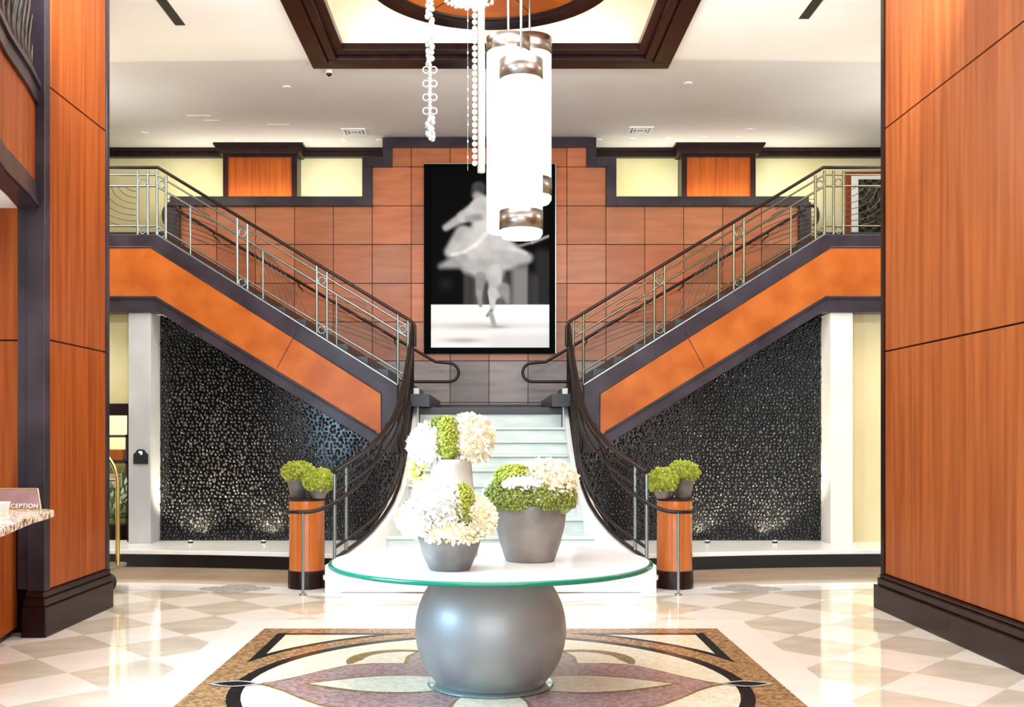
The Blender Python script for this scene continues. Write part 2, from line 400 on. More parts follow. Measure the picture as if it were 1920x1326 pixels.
area('cove_light', (1.6, 9.7, CZ+.09), (PI, -.35, 0), .08, 3.0, 3, (1, .93, .82))

# ceiling fittings
def disc_light(px, py, r=.045):
    y = (CZ-H)*F/(CY-py); x = X(px, y)
    t = thing('downlight', None, 'light', (x, y, CZ))
    mb = MB(); mb.lathe([(r*.72, CZ-.012), (r, CZ-.014), (r*1.25, CZ-.003), (r*1.25, CZ+.0)], (x, y, 0), 20); mb.build('trim_ring', 'white', t)
    mb = MB(); mb.lathe([(.001, CZ-.008), (r*.74, CZ-.008)], (x, y, 0), 20); mb.build('lamp_lens', 'lamp', t)
    return t, x, y
DL = [(270, 249, 'recessed ceiling downlight nearest the left wood pillar'),
      (538, 163, 'single downlight left of the ceiling coffer, beyond its left back corner'),
      (512, 262, 'downlight above the right half of the left pier cap'), (442, 262, 'downlight above the left half of the left pier cap'),
      (580, 262, 'downlight just right of the left pier cap'), (646, 263, 'downlight directly below the left square air vent'),
      (713, 263, 'downlight beside the left corner of the stepped dark trim'),
      (1290, 156, 'single downlight right of the ceiling coffer, beyond its right back corner'),
      (1405, 243, 'larger downlight nearest the right wood wall'),
      (1122, 262, 'downlight beside the right corner of the stepped dark trim'),
      (1184, 260, 'downlight directly below the right square air vent'), (1251, 259, 'downlight just left of the right pier cap'),
      (1320, 258, 'downlight above the left half of the right pier cap'), (1386, 258, 'downlight above the right half of the right pier cap')]
for px, py, lab in DL:
    t, x, y = disc_light(px, py, .05 if py > 200 else .045); t['label'] = lab
for px in (447, 512, 1320, 1386):
    spot('pier_spot', (X(px, 15.05), 15.05, CZ-.03), (X(px, 15.3), 15.34, 4.9), 2.2, 85, (1, .78, .5))
def vent(px, py, lab):
    y = (CZ-H)*F/(CY-py); x = X(px, y)
    t = thing('air_vent', lab, 'vent', (x, y, CZ)); q = .15
    mb = MB()
    for i, (a, b) in enumerate(((.17, .13), (.11, .085), (.065, .04))):
        z = CZ-.016-.0*i
        for s1 in (-1, 1):
            mb.box(x-a, x+a, y+s1*a, y+s1*b, z, CZ); mb.box(x+s1*a, x+s1*b, y-b, y+b, z, CZ)
    mb.build('louvre', 'white', t)
    MB().box(x-.125, x+.125, y-.125, y+.125, CZ-.004, CZ).build('duct', 'steps', t)
vent(665, 247, 'square white air vent in the ceiling left of the hanging lamps'); vent(1200, 244, 'square white air vent in the ceiling right of the hanging lamps')
def slot(px0, py0, lab, sx):
    y1 = (CZ-H)*F/(CY-py0); x = X(px0, y1)
    t = thing('linear_diffuser', lab, 'vent', (x, y1-1.2, CZ))
    mb = MB(); 
    for k in range(5): mb.box(x-.045+k*.019, x-.045+k*.019+.012, y1-2.4, y1, CZ-.01, CZ)
    mb.build('slat', 'steel', t); MB().box(x-.055, x+.05, y1-2.41, y1+.01, CZ-.004, CZ).build('backing', 'darkgrey', t)
slot(338, 46, 'long grey slot diffuser in the ceiling on the left side', -1); slot(1508, 34, 'long grey slot diffuser in the ceiling on the right side', 1)
y = (CZ-H)*F/(CY-130); x = X(617, y)
t = thing('security_camera', 'small black dome camera under the ceiling by the coffer corner', 'camera', (x, y, CZ))
mb = MB(); mb.lathe([(.03, CZ-.055), (.04, CZ-.03), (.042, CZ)], (x, y, 0), 16); mb.build('mount', 'white', t)
mb = MB(); mb.ball((x, y, CZ-.05), .033); mb.build('dome', 'black', t)
for i, (px, py, wd) in enumerate(((372, 216, 45), (395, 225, 30), (522, 233, 40))):
    y = (CZ-H)*F/(CY-py); tag(MB().box(X(px-wd/2, y), X(px+wd/2, y), y, y+.05, CZ-.006, CZ).build('access_slot', 'white'), ('short white slot in the ceiling, nearest of three on the left', 'short white slot in the ceiling, middle of three on the left', 'short white slot in the ceiling, the one furthest from the left pillar')[i], 'vent')

# ------------------------------------------------------------------ back wall
YB = 14.9; SYM = 917.5
def mir(px, s): return px if s < 0 else 2*SYM-px
b = MB()
zt = Z(378, YB)
b.box(X(313, YB), X(mir(313, 1), YB), YB+.03, YB+.12, 0, zt); b.box(X(690, YB), X(mir(690, 1), YB), YB+.03, YB+.12, zt, Z(304, YB)); b.box(X(726, YB), X(mir(726, 1), YB), YB+.03, YB+.12, Z(304, YB), CZ)
wb = b.build('wall_back', 'dark'); struct(wb, 'back wall behind the landing clad in square orange wood panels', 'wall'); wb['_w'] = (0, 0, 0)
b = MB(); st = 73.0; rowsY = [276, 313, 386, 458.5, 531.5, 604, 677, 755, 800]
random.seed(3)
for r in range(len(rowsY)-1):
    half = {0: 182.5, 1: 219.5}.get(r, 604.5)
    xs = [SYM-219.5+st*k for k in range(-8, 16)]
    for k in range(len(xs)-1):
        a0 = max(xs[k], SYM-half); a1 = min(xs[k+1], SYM+half)
        if a1-a0 < 6: continue
        v = random.uniform(.68, 1.02); q = random.uniform(.0, 1)
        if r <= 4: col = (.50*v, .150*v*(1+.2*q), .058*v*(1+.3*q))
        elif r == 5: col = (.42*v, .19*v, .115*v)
        else: col = (.30*v, .265*v, .26*v)  # lowest rows greyed: reflected light put into the panel colour
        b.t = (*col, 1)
        g = .9
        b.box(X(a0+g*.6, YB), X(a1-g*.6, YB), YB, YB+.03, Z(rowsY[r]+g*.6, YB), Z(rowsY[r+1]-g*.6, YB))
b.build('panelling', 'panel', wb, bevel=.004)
b = MB(); yt = 14.82
for s in (-1, 1):
    def bx(a0, a1, p0, p1, d0=yt, d1=YB+.02): b.box(X(mir(a0, s), yt), X(mir(a1, s), yt), d0, d1, Z(p0, yt), Z(p1, yt))
    bx(717, SYM, 257.5, 275); bx(717, 735, 275, 312); bx(679, 717, 294, 312); bx(679, 698, 312, 386); bx(318, 679, 368, 386)
    bx(314, 336, 386, 470)
t2 = b.build('trim_2', 'darkgrey', bevel=.006); struct(t2, 'stepped dark grey trim outlining the wood panelled back wall', 'trim')
# niche behind
b = MB(); b.box(-6.9, 6.9, 15.6, 15.75, 0, CZ); nw = b.build('wall_niche', 'yellow'); struct(nw, 'pale yellow wall recessed behind the panelled back wall', 'wall')
b = MB()
for s in (-1, 1): b.box(X(mir(313, s), YB), X(mir(691, s), YB), YB+.12, 15.6, Z(378, YB)-.1, Z(378, YB))
struct(b.build('trim_3', 'darkgrey'), 'dark ledge at the foot of the recessed yellow wall', 'trim')
b = MB(); b.box(-6.9, 6.9, 15.48, 15.6, 5.6, CZ); b.box(-6.9, 6.9, 15.42, 15.5, 5.67, CZ)
struct(b.build('trim_4', 'dark', bevel=.01), 'dark crown moulding along the top of the recessed yellow wall', 'trim')
for s in (-1, 1):
    yp = 15.28; t = thing('pier', f'short wooden pier with a dark cap on the ledge, {SIDE[s]} of the stepped trim', 'pier', (X(mir(487, s), yp), yp, Z(378, YB)))
    b = MB()
    xa, xb, xc, xd = [X(mir(v, s), yp) for v in (418, 427, 547, 557)]
    b.box(xa, xb, yp, 15.6, Z(378, YB), 5.6); b.box(xc, xd, yp, 15.6, Z(378, YB), 5.6); b.box(xb, xc, yp+.0, 15.6, Z(294, yp), 5.6)
    b.build('frame', 'dark', t)
    MB().box(xb, xc, yp+.03, 15.6, Z(378, YB), Z(294, yp)).build('wood_panel', 'wood', t)
    b = MB(); m0 = X(mir(412, s), yp); m1 = X(mir(562, s), yp); q = .06*(1 if m1 > m0 else -1)
    b.add([(m0, yp-.03, 5.58), (m1, yp-.03, 5.58), (m1, 15.6, 5.58), (m0, 15.6, 5.58), (m0-q, yp-.12, CZ-.03), (m1+q, yp-.12, CZ-.03), (m1+q, 15.6, CZ-.03), (m0-q, 15.6, CZ-.03)],
          [(0,3,2,1),(4,5,6,7),(0,1,5,4),(1,2,6,5),(2,3,7,6),(3,0,4,7)])
    b.box(m0-q*1.1, m1+q*1.1, yp-.13, 15.6, CZ-.03, CZ-.001); b.build('cap', 'dark', t)
area('niche_light', (-3.3, 15.12, Z(378, YB)+.08), (PI-.5, 0, 0), 3.0, .06, 17, (1, .95, .82)); area('niche_light', (3.3, 15.12, Z(378, YB)+.08), (PI-.5, 0, 0), 3.0, .06, 17, (1, .95, .82))

# side walls of the wide hall
struct(MB().box(-6.95, -6.85, 8.8, 15.6, 0, CZ).build('wall_far_left', 'yellow'), 'yellow side wall at the far left of the gallery', 'wall')
struct(MB().box(6.85, 6.95, 8.8, 15.6, 0, CZ).build('wall_far_right', 'yellow_r'), 'cream side wall at the far right of the gallery', 'wall')

# ------------------------------------------------------------------ framed ballet photograph
yp = 14.86
t = thing('framed_photograph', 'tall black framed black and white photograph of a spinning dancer on the back wall', 'picture', (X(919, yp), yp, Z(660, yp)))
fx0, fx1, fz0, fz1 = X(795, yp), X(1041, yp), Z(663, yp), Z(308, yp); ix0, ix1, iz0, iz1 = X(808, yp), X(1030, yp), Z(652, yp), Z(312, yp)
b = MB(); b.box(fx0, ix0, yp-.02, YB, fz0, fz1); b.box(ix1, fx1, yp-.02, YB, fz0, fz1); b.box(ix0, ix1, yp-.02, YB, iz1, fz1); b.box(ix0, ix1, yp-.02, YB, fz0, iz0)
b.build('frame', 'frameblack', t, bevel=.004)
b = MB(); b.box(fx1, fx1+.012, yp-.015, YB, fz0, fz1); b.box(fx0, fx1, yp-.015, YB, fz1, fz1+.01); b.build('edge_strip', 'steel', t)
def sd(px, py, ax, ay, bx_, by):
    dx, dy_ = bx_-ax, by-ay; q = ((px-ax)*dx+(py-ay)*dy_)/(dx*dx+dy_*dy_+1e-9); q = max(0, min(1, q)); return math.hypot(px-ax-q*dx, py-ay-q*dy_), q
def sm(a, b_, x_):
    q = max(0, min(1, (x_-a)/(b_-a))); return q*q*(3-2*q)
SEG = [ # ax,ay,bx,by, w0,w1, value, softness
 (400, 215, 392, 245, 48, 44, .22, 30), (388, 262, 440, 300, 26, 40, .62, 30),
 (190, 465, 300, 395, 22, 34, .62, 26), (300, 395, 400, 335, 36, 50, .74, 26), (400, 330, 520, 350, 50, 55, .80, 30), (430, 350, 450, 500, 80, 95, .74, 36),
 (330, 410, 400, 400, 20, 26, .55, 30),
 (300, 500, 220, 620, 52, 40, .66, 36), (360, 520, 260, 620, 60, 40, .72, 36), (420, 470, 380, 560, 50, 40, .78, 30),
 (160, 712, 420, 640, 18, 90, .60, 44), (420, 640, 560, 640, 100, 100, .74, 44), (560, 630, 710, 660, 88, 34, .68, 40), (330, 720, 480, 740, 40, 80, .66, 44), (480, 545, 700, 632, 22, 10, .82, 22), (440, 560, 560, 570, 40, 44, .76, 30),
 (230, 640, 310, 618, 7, 10, .88, 24), (310, 618, 380, 575, 10, 12, .92, 26), (380, 575, 450, 500, 12, 14, .92, 28),
 (412, 780, 402, 890, 34, 20, .52, 16), (402, 890, 412, 965, 18, 12, .55, 12),
 (505, 740, 505, 880, 40, 44, .72, 20), (490, 880, 485, 1000, 32, 12, .78, 12), (560, 860, 585, 940, 40, 18, .5, 30),
 (650, 585, 740, 560, 8, 7, .55, 14), (740, 560, 845, 520, 10, 8, .6, 14)]
def shade(px, py):
    if py < 957:
        v = .0
        hz = sm(280, 330, px)*(1-sm(700, 860, px))*sm(690, 800, py); v = max(v, .30*hz*(.85+.25*math.sin(px*.05)))
        hz2 = sm(560, 640, px)*(1-sm(700, 730, px))*sm(600, 760, py); v = max(v, .46*hz2)
        v = max(v, .13*sm(730, 780, px)*sm(560, 640, py)); v = max(v, .10*(1-sm(0, 90, math.hypot(px-190, (py-830)*1.0))))
    else:
        v = 1.0; v -= .22*math.exp(-((py-1095)/22)**2)*(.35+.65*math.exp(-((px-400)/220)**2)); v -= .30*math.exp(-((py-1188)/16)**2)*math.exp(-((px-300)/120)**2)
        v -= .10*sm(1110, 1180, py)*sm(380, 560, px); v -= .22*math.exp(-((py-1102)/8)**2)*math.exp(-((px-520)/60)**2); v *= 1-.12*(1-sm(957, 968, py))
    for ax, ay, bx_, by, w0, w1, val, so in SEG:
        d, q = sd(px, py, ax, ay, bx_, by); wd = w0+(w1-w0)*q; a_ = 1-sm(wd-so*.6, wd+so*.6, d)
        if a_ > 0 and (py < 957 or by > 957):
            v2 = val+.07*noise.noise(Vector((px*.012+py*.006, py*.02-px*.01, 1.3)))
            v = v*(1-a_)+v2*a_
    for ax, ay, bx_, by, w0, w1, val, so in ((480, 995, 455, 1030, 8, 5, .45, 8), (478, 1020, 500, 1095, 14, 6, .62, 8)):
        d, q = sd(px, py, ax, ay, bx_, by); a_ = 1-sm(w0-4, w0+6, d); v = v*(1-a_)+val*a_
    return max(0, min(1, v))
gx, gz = 132, 200; b = MB(); vs = []; tn = []
for j in range(gz+1):
    for i in range(gx+1):
        vs.append((ix0+(ix1-ix0)*i/gx, yp, iz1+(iz0-iz1)*j/gz)); v = shade(95+755*i/gx, 72+1163*j/gz)**1.9
        tn.append((v*.95, v*.95, v*.95, 1))
b.v = vs; b.tone = tn; b.t = (0, 0, 0, 1)
for j in range(gz):
    for i in range(gx):
        q = j*(gx+1)+i; b.f.append((q, q+gx+1, q+gx+2, q+1)); b.mi.append(0); b.sm.append(False)
b.build('print', 'print', t, fix=False)
MB().box(ix0, ix1, yp+.002, YB, iz0, iz1).build('backing', 'frameblack', t)

# ------------------------------------------------------------------ left fin pillar and reception
def ywall(px, x): return x*F/(px-CX)
pl = struct(thing('wall_left', None, None, (-3.27, 8.1, 0)), 'wood clad fin wall with dark edges between reception and stairs', 'wall')
MB().box(-3.34, -3.235, 7.5, 8.76, 0, CZ).build('core', 'dark', pl)
b = MB(); sg = .006
for z0, z1 in ((.33, 2.15), (2.15, 4.0), (4.0, 5.7)): b.box(-3.24, -3.222, 7.59, 8.70, z0+sg, z1-sg)
b.build('panelling', 'wood', pl, bevel=.003)
b = MB(); b.box(-3.37, -3.19, 7.46, 8.80, 0, .22); b.box(-3.36, -3.2, 7.47, 8.79, .22, .28); b.box(-3.35, -3.21, 7.48, 8.78, .28, .33); b.build('plinth', 'dark', pl, bevel=.008)
b = MB(); b.box(-3.34, -3.212, 7.49, 7.585, .33, CZ-.001); b.box(-3.34, -3.212, 8.705, 8.77, .33, CZ-.001); b.build('edge_post', 'darkgrey', pl, bevel=.004)
pr = struct(thing('wall_right', None, None, (3.35, 4, 0)), 'tall wall of orange wood panels with a dark plinth on the right', 'wall')
MB().box(3.33, 3.5, -2.9, 8.74, 0, CZ).build('core', 'dark', pr)
b = MB()
for z0, z1 in ((.29, 2.155), (2.155, 4.02), (4.02, 5.7)): b.box(3.30, 3.34, -2.9, 8.70, z0+sg, z1-sg)
b.build('panelling', 'woodR', pr, bevel=.003)
b = MB(); b.box(3.23, 3.5, -2.9, 8.78, 0, .2); b.box(3.255, 3.5, -2.9, 8.76, .2, .26); b.box(3.27, 3.5, -2.9, 8.75, .26, .29); b.build('plinth', 'dark', pr, bevel=.008)
MB().box(3.285, 3.35, 8.69, 8.76, .29, CZ-.001).build('edge_post', 'dark', pr)

aw = struct(thing('wall_reception', None, None, (-4.2, 7.66, 0)), 'orange wood wall behind the reception counter', 'wall')
b = MB(); b.box(-5.6, -3.345, 7.62, 7.66, .95, 2.15-sg); b.box(-5.6, -3.345, 7.62, 7.66, 2.15+sg, 3.12); b.build('panelling', 'wood', aw)
MB().box(-5.6, -3.345, 7.66, 7.75, 0, 3.12).build('core', 'dark', aw)
MB().box(-3.42, -3.34, 7.52, 7.62, .34, 5.7).build('edge_post', 'darkgrey', aw)
cv = [(-3.30, 7.62), (-3.16, 7.1), (-3.03, 6.5), (-2.86, 5.9), (-2.66, 5.3), (-2.5, 4.8)]
def rib(mb, pts, off0, off1, z0, z1):   # extrude a plan curve sideways
    for (xa, ya), (xb, yb_) in zip(pts[:-1], pts[1:]):
        mb.add([(xa+off0, ya, z0), (xb+off0, yb_, z0), (xb+off1, yb_, z0), (xa+off1, ya, z0), (xa+off0, ya, z1), (xb+off0, yb_, z1), (xb+off1, yb_, z1), (xa+off1, ya, z1)],
               [(0,1,2,3),(7,6,5,4),(0,4,5,1),(1,5,6,2),(2,6,7,3),(3,7,4,0)])
bal = struct(thing('balcony', None, None, (-3.2, 6.5, 3.1)), 'curved upper balcony front with dark bands above the reception counter', 'balcony')
b = MB(); rib(b, cv, -.14, 0, 3.09, 3.26); rib(b, cv, -.05, .015, 3.10, 3.13); b.build('lower_band', 'darkgrey', bal)
b = MB(); rib(b, cv, -.12, -.015, 3.26, 3.84); b.build('fascia', 'wood', bal)
b = MB(); rib(b, cv, -.14, 0.01, 3.84, 3.95); rib(b, cv, -.12, 0.03, 3.95, 3.99); b.build('upper_band', 'darkgrey', bal)
b = MB(); b.plan([(x-.1, y) for x, y in cv]+[(-5.6, 4.8), (-5.6, 7.62)], 3.12, 3.17); b.build('soffit', 'white', bal)
b = MB(); b.plan([(x-.1, y) for x, y in cv]+[(-5.6, 4.8), (-5.6, 7.62)], 3.80, 3.84); b.build('deck', 'darkgrey', bal)
area('reception_light', (-3.6, 5.5, 3.0), (.0, 0, 0), .5, .9, 22, WARM)
# balcony railing
br = thing('balcony_railing', 'dark scrolled metal railing on the curved balcony at the upper left', 'railing', (-3.1, 6.6, 3.99))
def along(pts, u):
    ls = [math.hypot(b_[0]-a_[0], b_[1]-a_[1]) for a_, b_ in zip(pts[:-1], pts[1:])]; T = sum(ls)*u
    for k, l in enumerate(ls):
        if T <= l or k == len(ls)-1: q = T/l; return (pts[k][0]+(pts[k+1][0]-pts[k][0])*q, pts[k][1]+(pts[k+1][1]-pts[k][1])*q)
        T -= l
b = MB()
for zz, r in ((4.03, .012), (4.10, .01), (4.75, .012), (4.88, .024)): b.tube([(*[along(cv, u/12)[i]-(.04 if i == 0 else 0) for i in range(2)], zz) for u in range(13)], r)
b.build('rail', 'bronze', br)
for k in range(16):
    u = .02+k*.045; b = MB(); pts = []
    for q in range(9):
        x, y = along(cv, min(1, u+.03*math.sin(q/8*PI*2))); pts.append((x-.04, y, 4.0+.76*q/8))
    b.tube(pts, .012, 6); b.build('baluster', 'wire', br)
MB().box(-3.36, -3.30, 7.3, 7.36, 3.99, 4.95).build('newel', 'steel', br)
cu = MB(); pts = [(-5.4+.05*i, 7.4+.05*math.sin(i*1.9)) for i in range(39)]
for (xa, ya), (xb, yb_) in zip(pts[:-1], pts[1:]): cu.add([(xa, ya, 3.85), (xb, yb_, 3.85), (xb, yb_, 5.69), (xa, ya, 5.69), (xa, ya+.02, 3.85), (xb, yb_+.02, 3.85), (xb, yb_+.02, 5.69), (xa, ya+.02, 5.69)], [(0,1,2,3),(7,6,5,4),(0,4,5,1),(3,2,6,7)], True)
tag(cu.build('curtain', 'darkgrey'), 'grey pleated curtain behind the balcony railing at the upper left', 'curtain')
MB().box(-5.6, -3.5, 7.5, 7.62, 3.84, CZ-.001).build('upper_wall', 'dark', aw)

# desk
dk = thing('reception_desk', 'orange wood reception desk with a thick granite counter at the left edge', 'desk', (-3.3, 6.5, 0))
front = [(-3.42, 7.44), (-3.36, 7.1), (-3.22, 6.45), (-3.05, 5.8), (-2.85, 5.2)]
b = MB(); b.plan(front+[(-3.9, 5.0), (-4.3, 5.0), (-4.3, 7.58), (-3.45, 7.58)], .06, .9); b.build('body', 'wood', dk)
b = MB(); b.plan([(x-.04, y) for x, y in front]+[(-3.9, 5.05), (-4.25, 5.05), (-4.25, 7.55), (-3.48, 7.55)], 0, .06); b.build('toe_kick', 'dark', dk)
b = MB(); b.plan([(-3.42, 7.10), (-3.0, 7.06), (-2.93, 6.98), (-2.83, 6.4), (-2.66, 5.7), (-2.5, 5.0), (-4.3, 5.0), (-4.3, 7.1)], .905, .955); b.build('counter_top', 'granite', dk, bevel=.008)
b = MB(); b.plan([(-3.42, 7.06), (-3.08, 7.02), (-2.98, 6.5), (-2.82, 5.8), (-2.66, 5.1), (-4.2, 5.1), (-4.2, 7.06)], .86, .9045); b.build('apron', 'dark', dk)
sg_ = thing('reception_sign', 'brass edged plaque reading RECEPTION standing on the granite counter', 'sign', (-3.25, 6.95, .955))
d0 = 6.98
A0, A1, A2, A3 = (-3.62, d0, .957), (X(77, d0), d0, .957), (X(71, d0+.04), d0+.04, Z(916, d0+.04)), (-3.62, d0+.04, Z(916, d0+.04))
MB().prism([A0, A1, A2, A3], (0, .015, 0)).build('plate', noisy('mauve_plate', srgb(150, 112, 112), srgb(132, 98, 98), (1, 1, 1), 8, .3), sg_)
b = MB()
for a_, c_ in ((A0, A1), (A1, A2), (A2, A3)): b.tube([Vector(a_)+Vector((0, -.002, 0)), Vector(c_)+Vector((0, -.002, 0))], .0035, 6)
b.build('border', 'brass', sg_)
def text(s_, size, name, m, parent, loc, rot, ext=.001, sp=1.0):
    cu_ = bpy.data.curves.new(name, 'FONT'); cu_.body = s_; cu_.size = size; cu_.extrude = ext; cu_.align_x = 'RIGHT'; cu_.space_character = sp
    o = bpy.data.objects.new(name, cu_); C.objects.link(o); bpy.context.view_layer.update()
    me = bpy.data.meshes.new_from_object(o.evaluated_get(bpy.context.evaluated_depsgraph_get())); bpy.data.objects.remove(o)
    me.materials.clear(); me.materials.append(M[m]); q = bpy.data.objects.new(name, me); C.objects.link(q)
    q.parent = parent; q.location = Vector(loc)-Vector(parent['_w']); q.rotation_euler = rot; return q
text('RECEPTION', .042, 'lettering', 'white', sg_, (X(72, d0), d0-.006, .968), (PI/2-.3, 0, 0), .001, 1.08)
pb = thing('paper_stack', 'white stack of papers on the granite counter beside the reception sign', 'papers', (-3.12, 6.6, .955))
b = MB()
for k in range(6): b.box(-3.34+.003*k, -3.13+.003*k, 6.5, 6.75, .9555+k*.012, .9555+k*.012+.010)
b.build('sheets', 'white', pb)

# ------------------------------------------------------------------ ground floor behind the pillars
for s in (-1, 1):
    t = struct(thing(f'pillar_{SIDE[s]}', None, None, (s*4.14, 12.2, 0)), f'{"grey" if s < 0 else "pale cream"} limestone pillar at the outer edge of the {SIDE[s]} pebble wall', 'pillar')
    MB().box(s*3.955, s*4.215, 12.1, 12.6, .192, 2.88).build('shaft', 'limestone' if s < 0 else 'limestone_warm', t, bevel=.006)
yl = struct(thing('wall_ground_left', None, None, (-5, 12.3, 0)), 'pale yellow wall above the doorway at the left', 'wall')
MB().box(-6.85, -4.22, 12.32, 12.45, Z(758, 12.32), 3.4).build('plaster', 'yellow', yl)
MB().box(-6.85, -4.22, 12.28, 12.46, Z(779, 12.3), Z(757, 12.3)).build('lintel', 'dark', yl)
MB().box(-4.30, -4.22, 12.30, 12.5, .19, Z(779, 12.3)).build('door_jamb', 'dark', yl)
MB().box(-6.85, -5.6, 12.32, 12.45, 0, Z(779, 12.3)).build('lower_wall', 'yellow', yl)
MB().box(4.22, 6.85, 12.32, 12.45, .15, 3.4).build('wall_ground_right', 'yellow_r'); struct(bpy.data.objects['wall_ground_right'], 'pale cream wall right of the right limestone pillar', 'wall')
# curbs with white top
for s in (-1, 1):
    t = struct(thing(f'ledge_{SIDE[s]}', None, None, (s*4, 11.6, 0)), f'low curved black curb with a white stone top before the {SIDE[s]} pebble wall', 'ledge')
    xs = [1.5+i*.15 for i in range(37) if 1.5+i*.15 <= 6.8]
    if s < 0: xs = [x for x in xs if x <= 6.8]
    fr = [(s*x, curb_y(x)) for x in xs]; bk = [(s*x, 12.5) for x in xs][::-1]
    b = MB(); b.plan([(x, y+.05) for x, y in fr]+bk, 0.004, .145); b.build('curb', 'black', t)
    b = MB(); b.plan(fr+bk, .145, .192); b.build('coping', 'whitestone', t, bevel=.006)

# ------------------------------------------------------------------ pebble walls
random.seed(11)
def under(x):     # height of the sloping underside over |x|
    xa = abs(x); x0, z0 = -X(297, 12.05), Z(585, 12.05); x1, z1 = -X(695, 12.05), Z(830, 12.05)
    return z0 if xa > x0 else z0+(z1-z0)*(x0-xa)/(x0-x1)
for s in (-1, 1):
    t = struct(thing(f'wall_pebble_{SIDE[s]}', None, None, (s*2.5, 12.45, 0)), f'black pebble water wall under the {SIDE[s]} upper flight', 'wall')
    b = MB(); b.prism([(s*3.95, 12.45, .192), (s*1.03, 12.45, .192), (s*1.03, 12.45, 1.2), (s*1.4, 12.45, under(1.4)+.02), (s*3.95, 12.45, under(3.95)+.01)], (0, .14, 0)); b.build('backing', 'black', t)
    b = MB(); sp = .046; k = 0; z = .21
    while z < 3.0:
        x = 1.04+(sp/2 if k % 2 else 0)
        while x < 3.95:
            if z < under(x)+.02:
                rx = random.uniform(.015, .023); rz = random.uniform(.018, .029); a_ = random.uniform(-.6, .6); cx = s*(x+random.uniform(-.013, .013)); cz = z+random.uniform(-.012, .012); dpt = random.uniform(.016, .034)
                tx = random.uniform(-.6, .6); tz = random.uniform(-.5, .6)
                vs = []; ca, sa = math.cos(a_), math.sin(a_)
                for rr, dd in ((1, .0), (.78, .62), (.35, .95)):
                    for i in range(7):
                        an = 2*PI*i/7; u = rr*rx*math.cos(an); v = rr*rz*math.sin(an)
                        vs.append((cx+u*ca-v*sa, 12.452-dpt*dd-(u*tx+v*tz), cz+u*sa+v*ca))
                vs.append((cx, 12.452-dpt, cz)); fs = []
                for j in range(2):
                    for i in range(7): fs.append((j*7+i, j*7+(i+1) % 7, (j+1)*7+(i+1) % 7, (j+1)*7+i))
                for i in range(7): fs.append((14+i, 14+(i+1) % 7, 21))
                if s < 0: pass
                v = .003+.035*random.random()**4; b.t = (v, v*1.02, v*1.08, 1); b.add(vs, fs, True)
            x += sp*random.uniform(.92, 1.05)
        z += sp*.92; k += 1
    o = b.build('pebbles', 'pebble' if 'pebble' in M else 'black', t, fix=False); o['kind'] = 'stuff'
    if 'pebble' not in M:
        M['pebble'] = attr_mat('wet_black_pebbles', .1); P(M['pebble']).inputs['Coat Weight'].default_value = .6
    o.data.materials[0] = M['pebble']
    for px in ((355, 492) if s < 0 else (1328, 1455)):
        x = X(px, 12.1); u = thing('uplight', {355: 'small floor uplight at the left of the left pebble wall', 492: 'small floor uplight at the left pebble wall near the pedestal', 1328: 'small floor uplight at the right pebble wall near the pedestal', 1455: 'small floor uplight at the right of the right pebble wall'}[px], 'light', (x, 12.15, .192))
        mb = MB(); mb.lathe([(.03, .1925), (.03, .215), (.022, .218)], (x, 12.15, 0), 14); mb.build('housing', 'darkgrey', u)
        mb = MB(); mb.lathe([(.001, .2195), (.021, .2195)], (x, 12.15, 0), 14); mb.build('lens', 'lamp', u)
        spot('uplight_beam', (x, 12.15, .225), (x, 12.44, .8), 150, 110, (1, .88, .62))

# ------------------------------------------------------------------ lower marble staircase
PATH = [(9.56, 1.47), (9.7, 1.365), (9.85, 1.255), (10.0, 1.16), (10.25, 1.06), (10.5, .99), (10.8, .95), (11.2, .932), (11.7, .93), (12.2, .935), (12.62, .945)]
def px_(y):
    if y <= PATH[0][0]: return PATH[0][1]
    for (a_, xa), (b_, xb) in zip(PATH[:-1], PATH[1:]):
        if y <= b_: return xa+(xb-xa)*(y-a_)/(b_-a_)
    return PATH[-1][1]
def zs(y): return .275+.5167*(y-9.6)
LZ = 1.79
st_ = thing('marble_staircase', 'flared pale marble staircase rising between curved curbs to the landing', 'staircase', (0, 9.6, 0))
R0, T0, Y0 = .155, .3, 9.6
for k in range(1, 11):
    y0 = Y0+(k-1)*T0; z1 = R0*k
    b = MB()
    if k == 1:
        hw = 1.56; pl_ = [(-1.44, 10.2), (-1.44, 9.86), (-1.50, 9.8)]+[(-hw+.13+.13*math.cos(a_), 9.68+.13*math.sin(a_)) for a_ in [PI-PI/2*0+i*PI/2/6 for i in range(7)]]
        pl_ += [(-x, y) for x, y in pl_[::-1]]
        b.plan([(x*.985, y+.03 if y < 9.9 else y) for x, y in pl_], 0.004, z1-.045); b.plan(pl_, z1-.045, z1)
    else:
        ye = y0+T0+.02; n = 6; side = [(px_(y0-.02+(ye-y0+.02)*i/n)-.03, y0-.02+(ye-y0+.02)*i/n) for i in range(n+1)]
        pl_ = [(-x, y) for x, y in side[::-1]]+side
        b.plan([(x, y) for x, y in pl_], z1-.035, z1)
        b.plan([(x, max(y, y0+.012)) for x, y in pl_], 0.0 if k < 3 else z1-.36, z1-.035)
    b.build('step', 'whitestone' if k < 3 else 'stepstone', st_, bevel=.01)
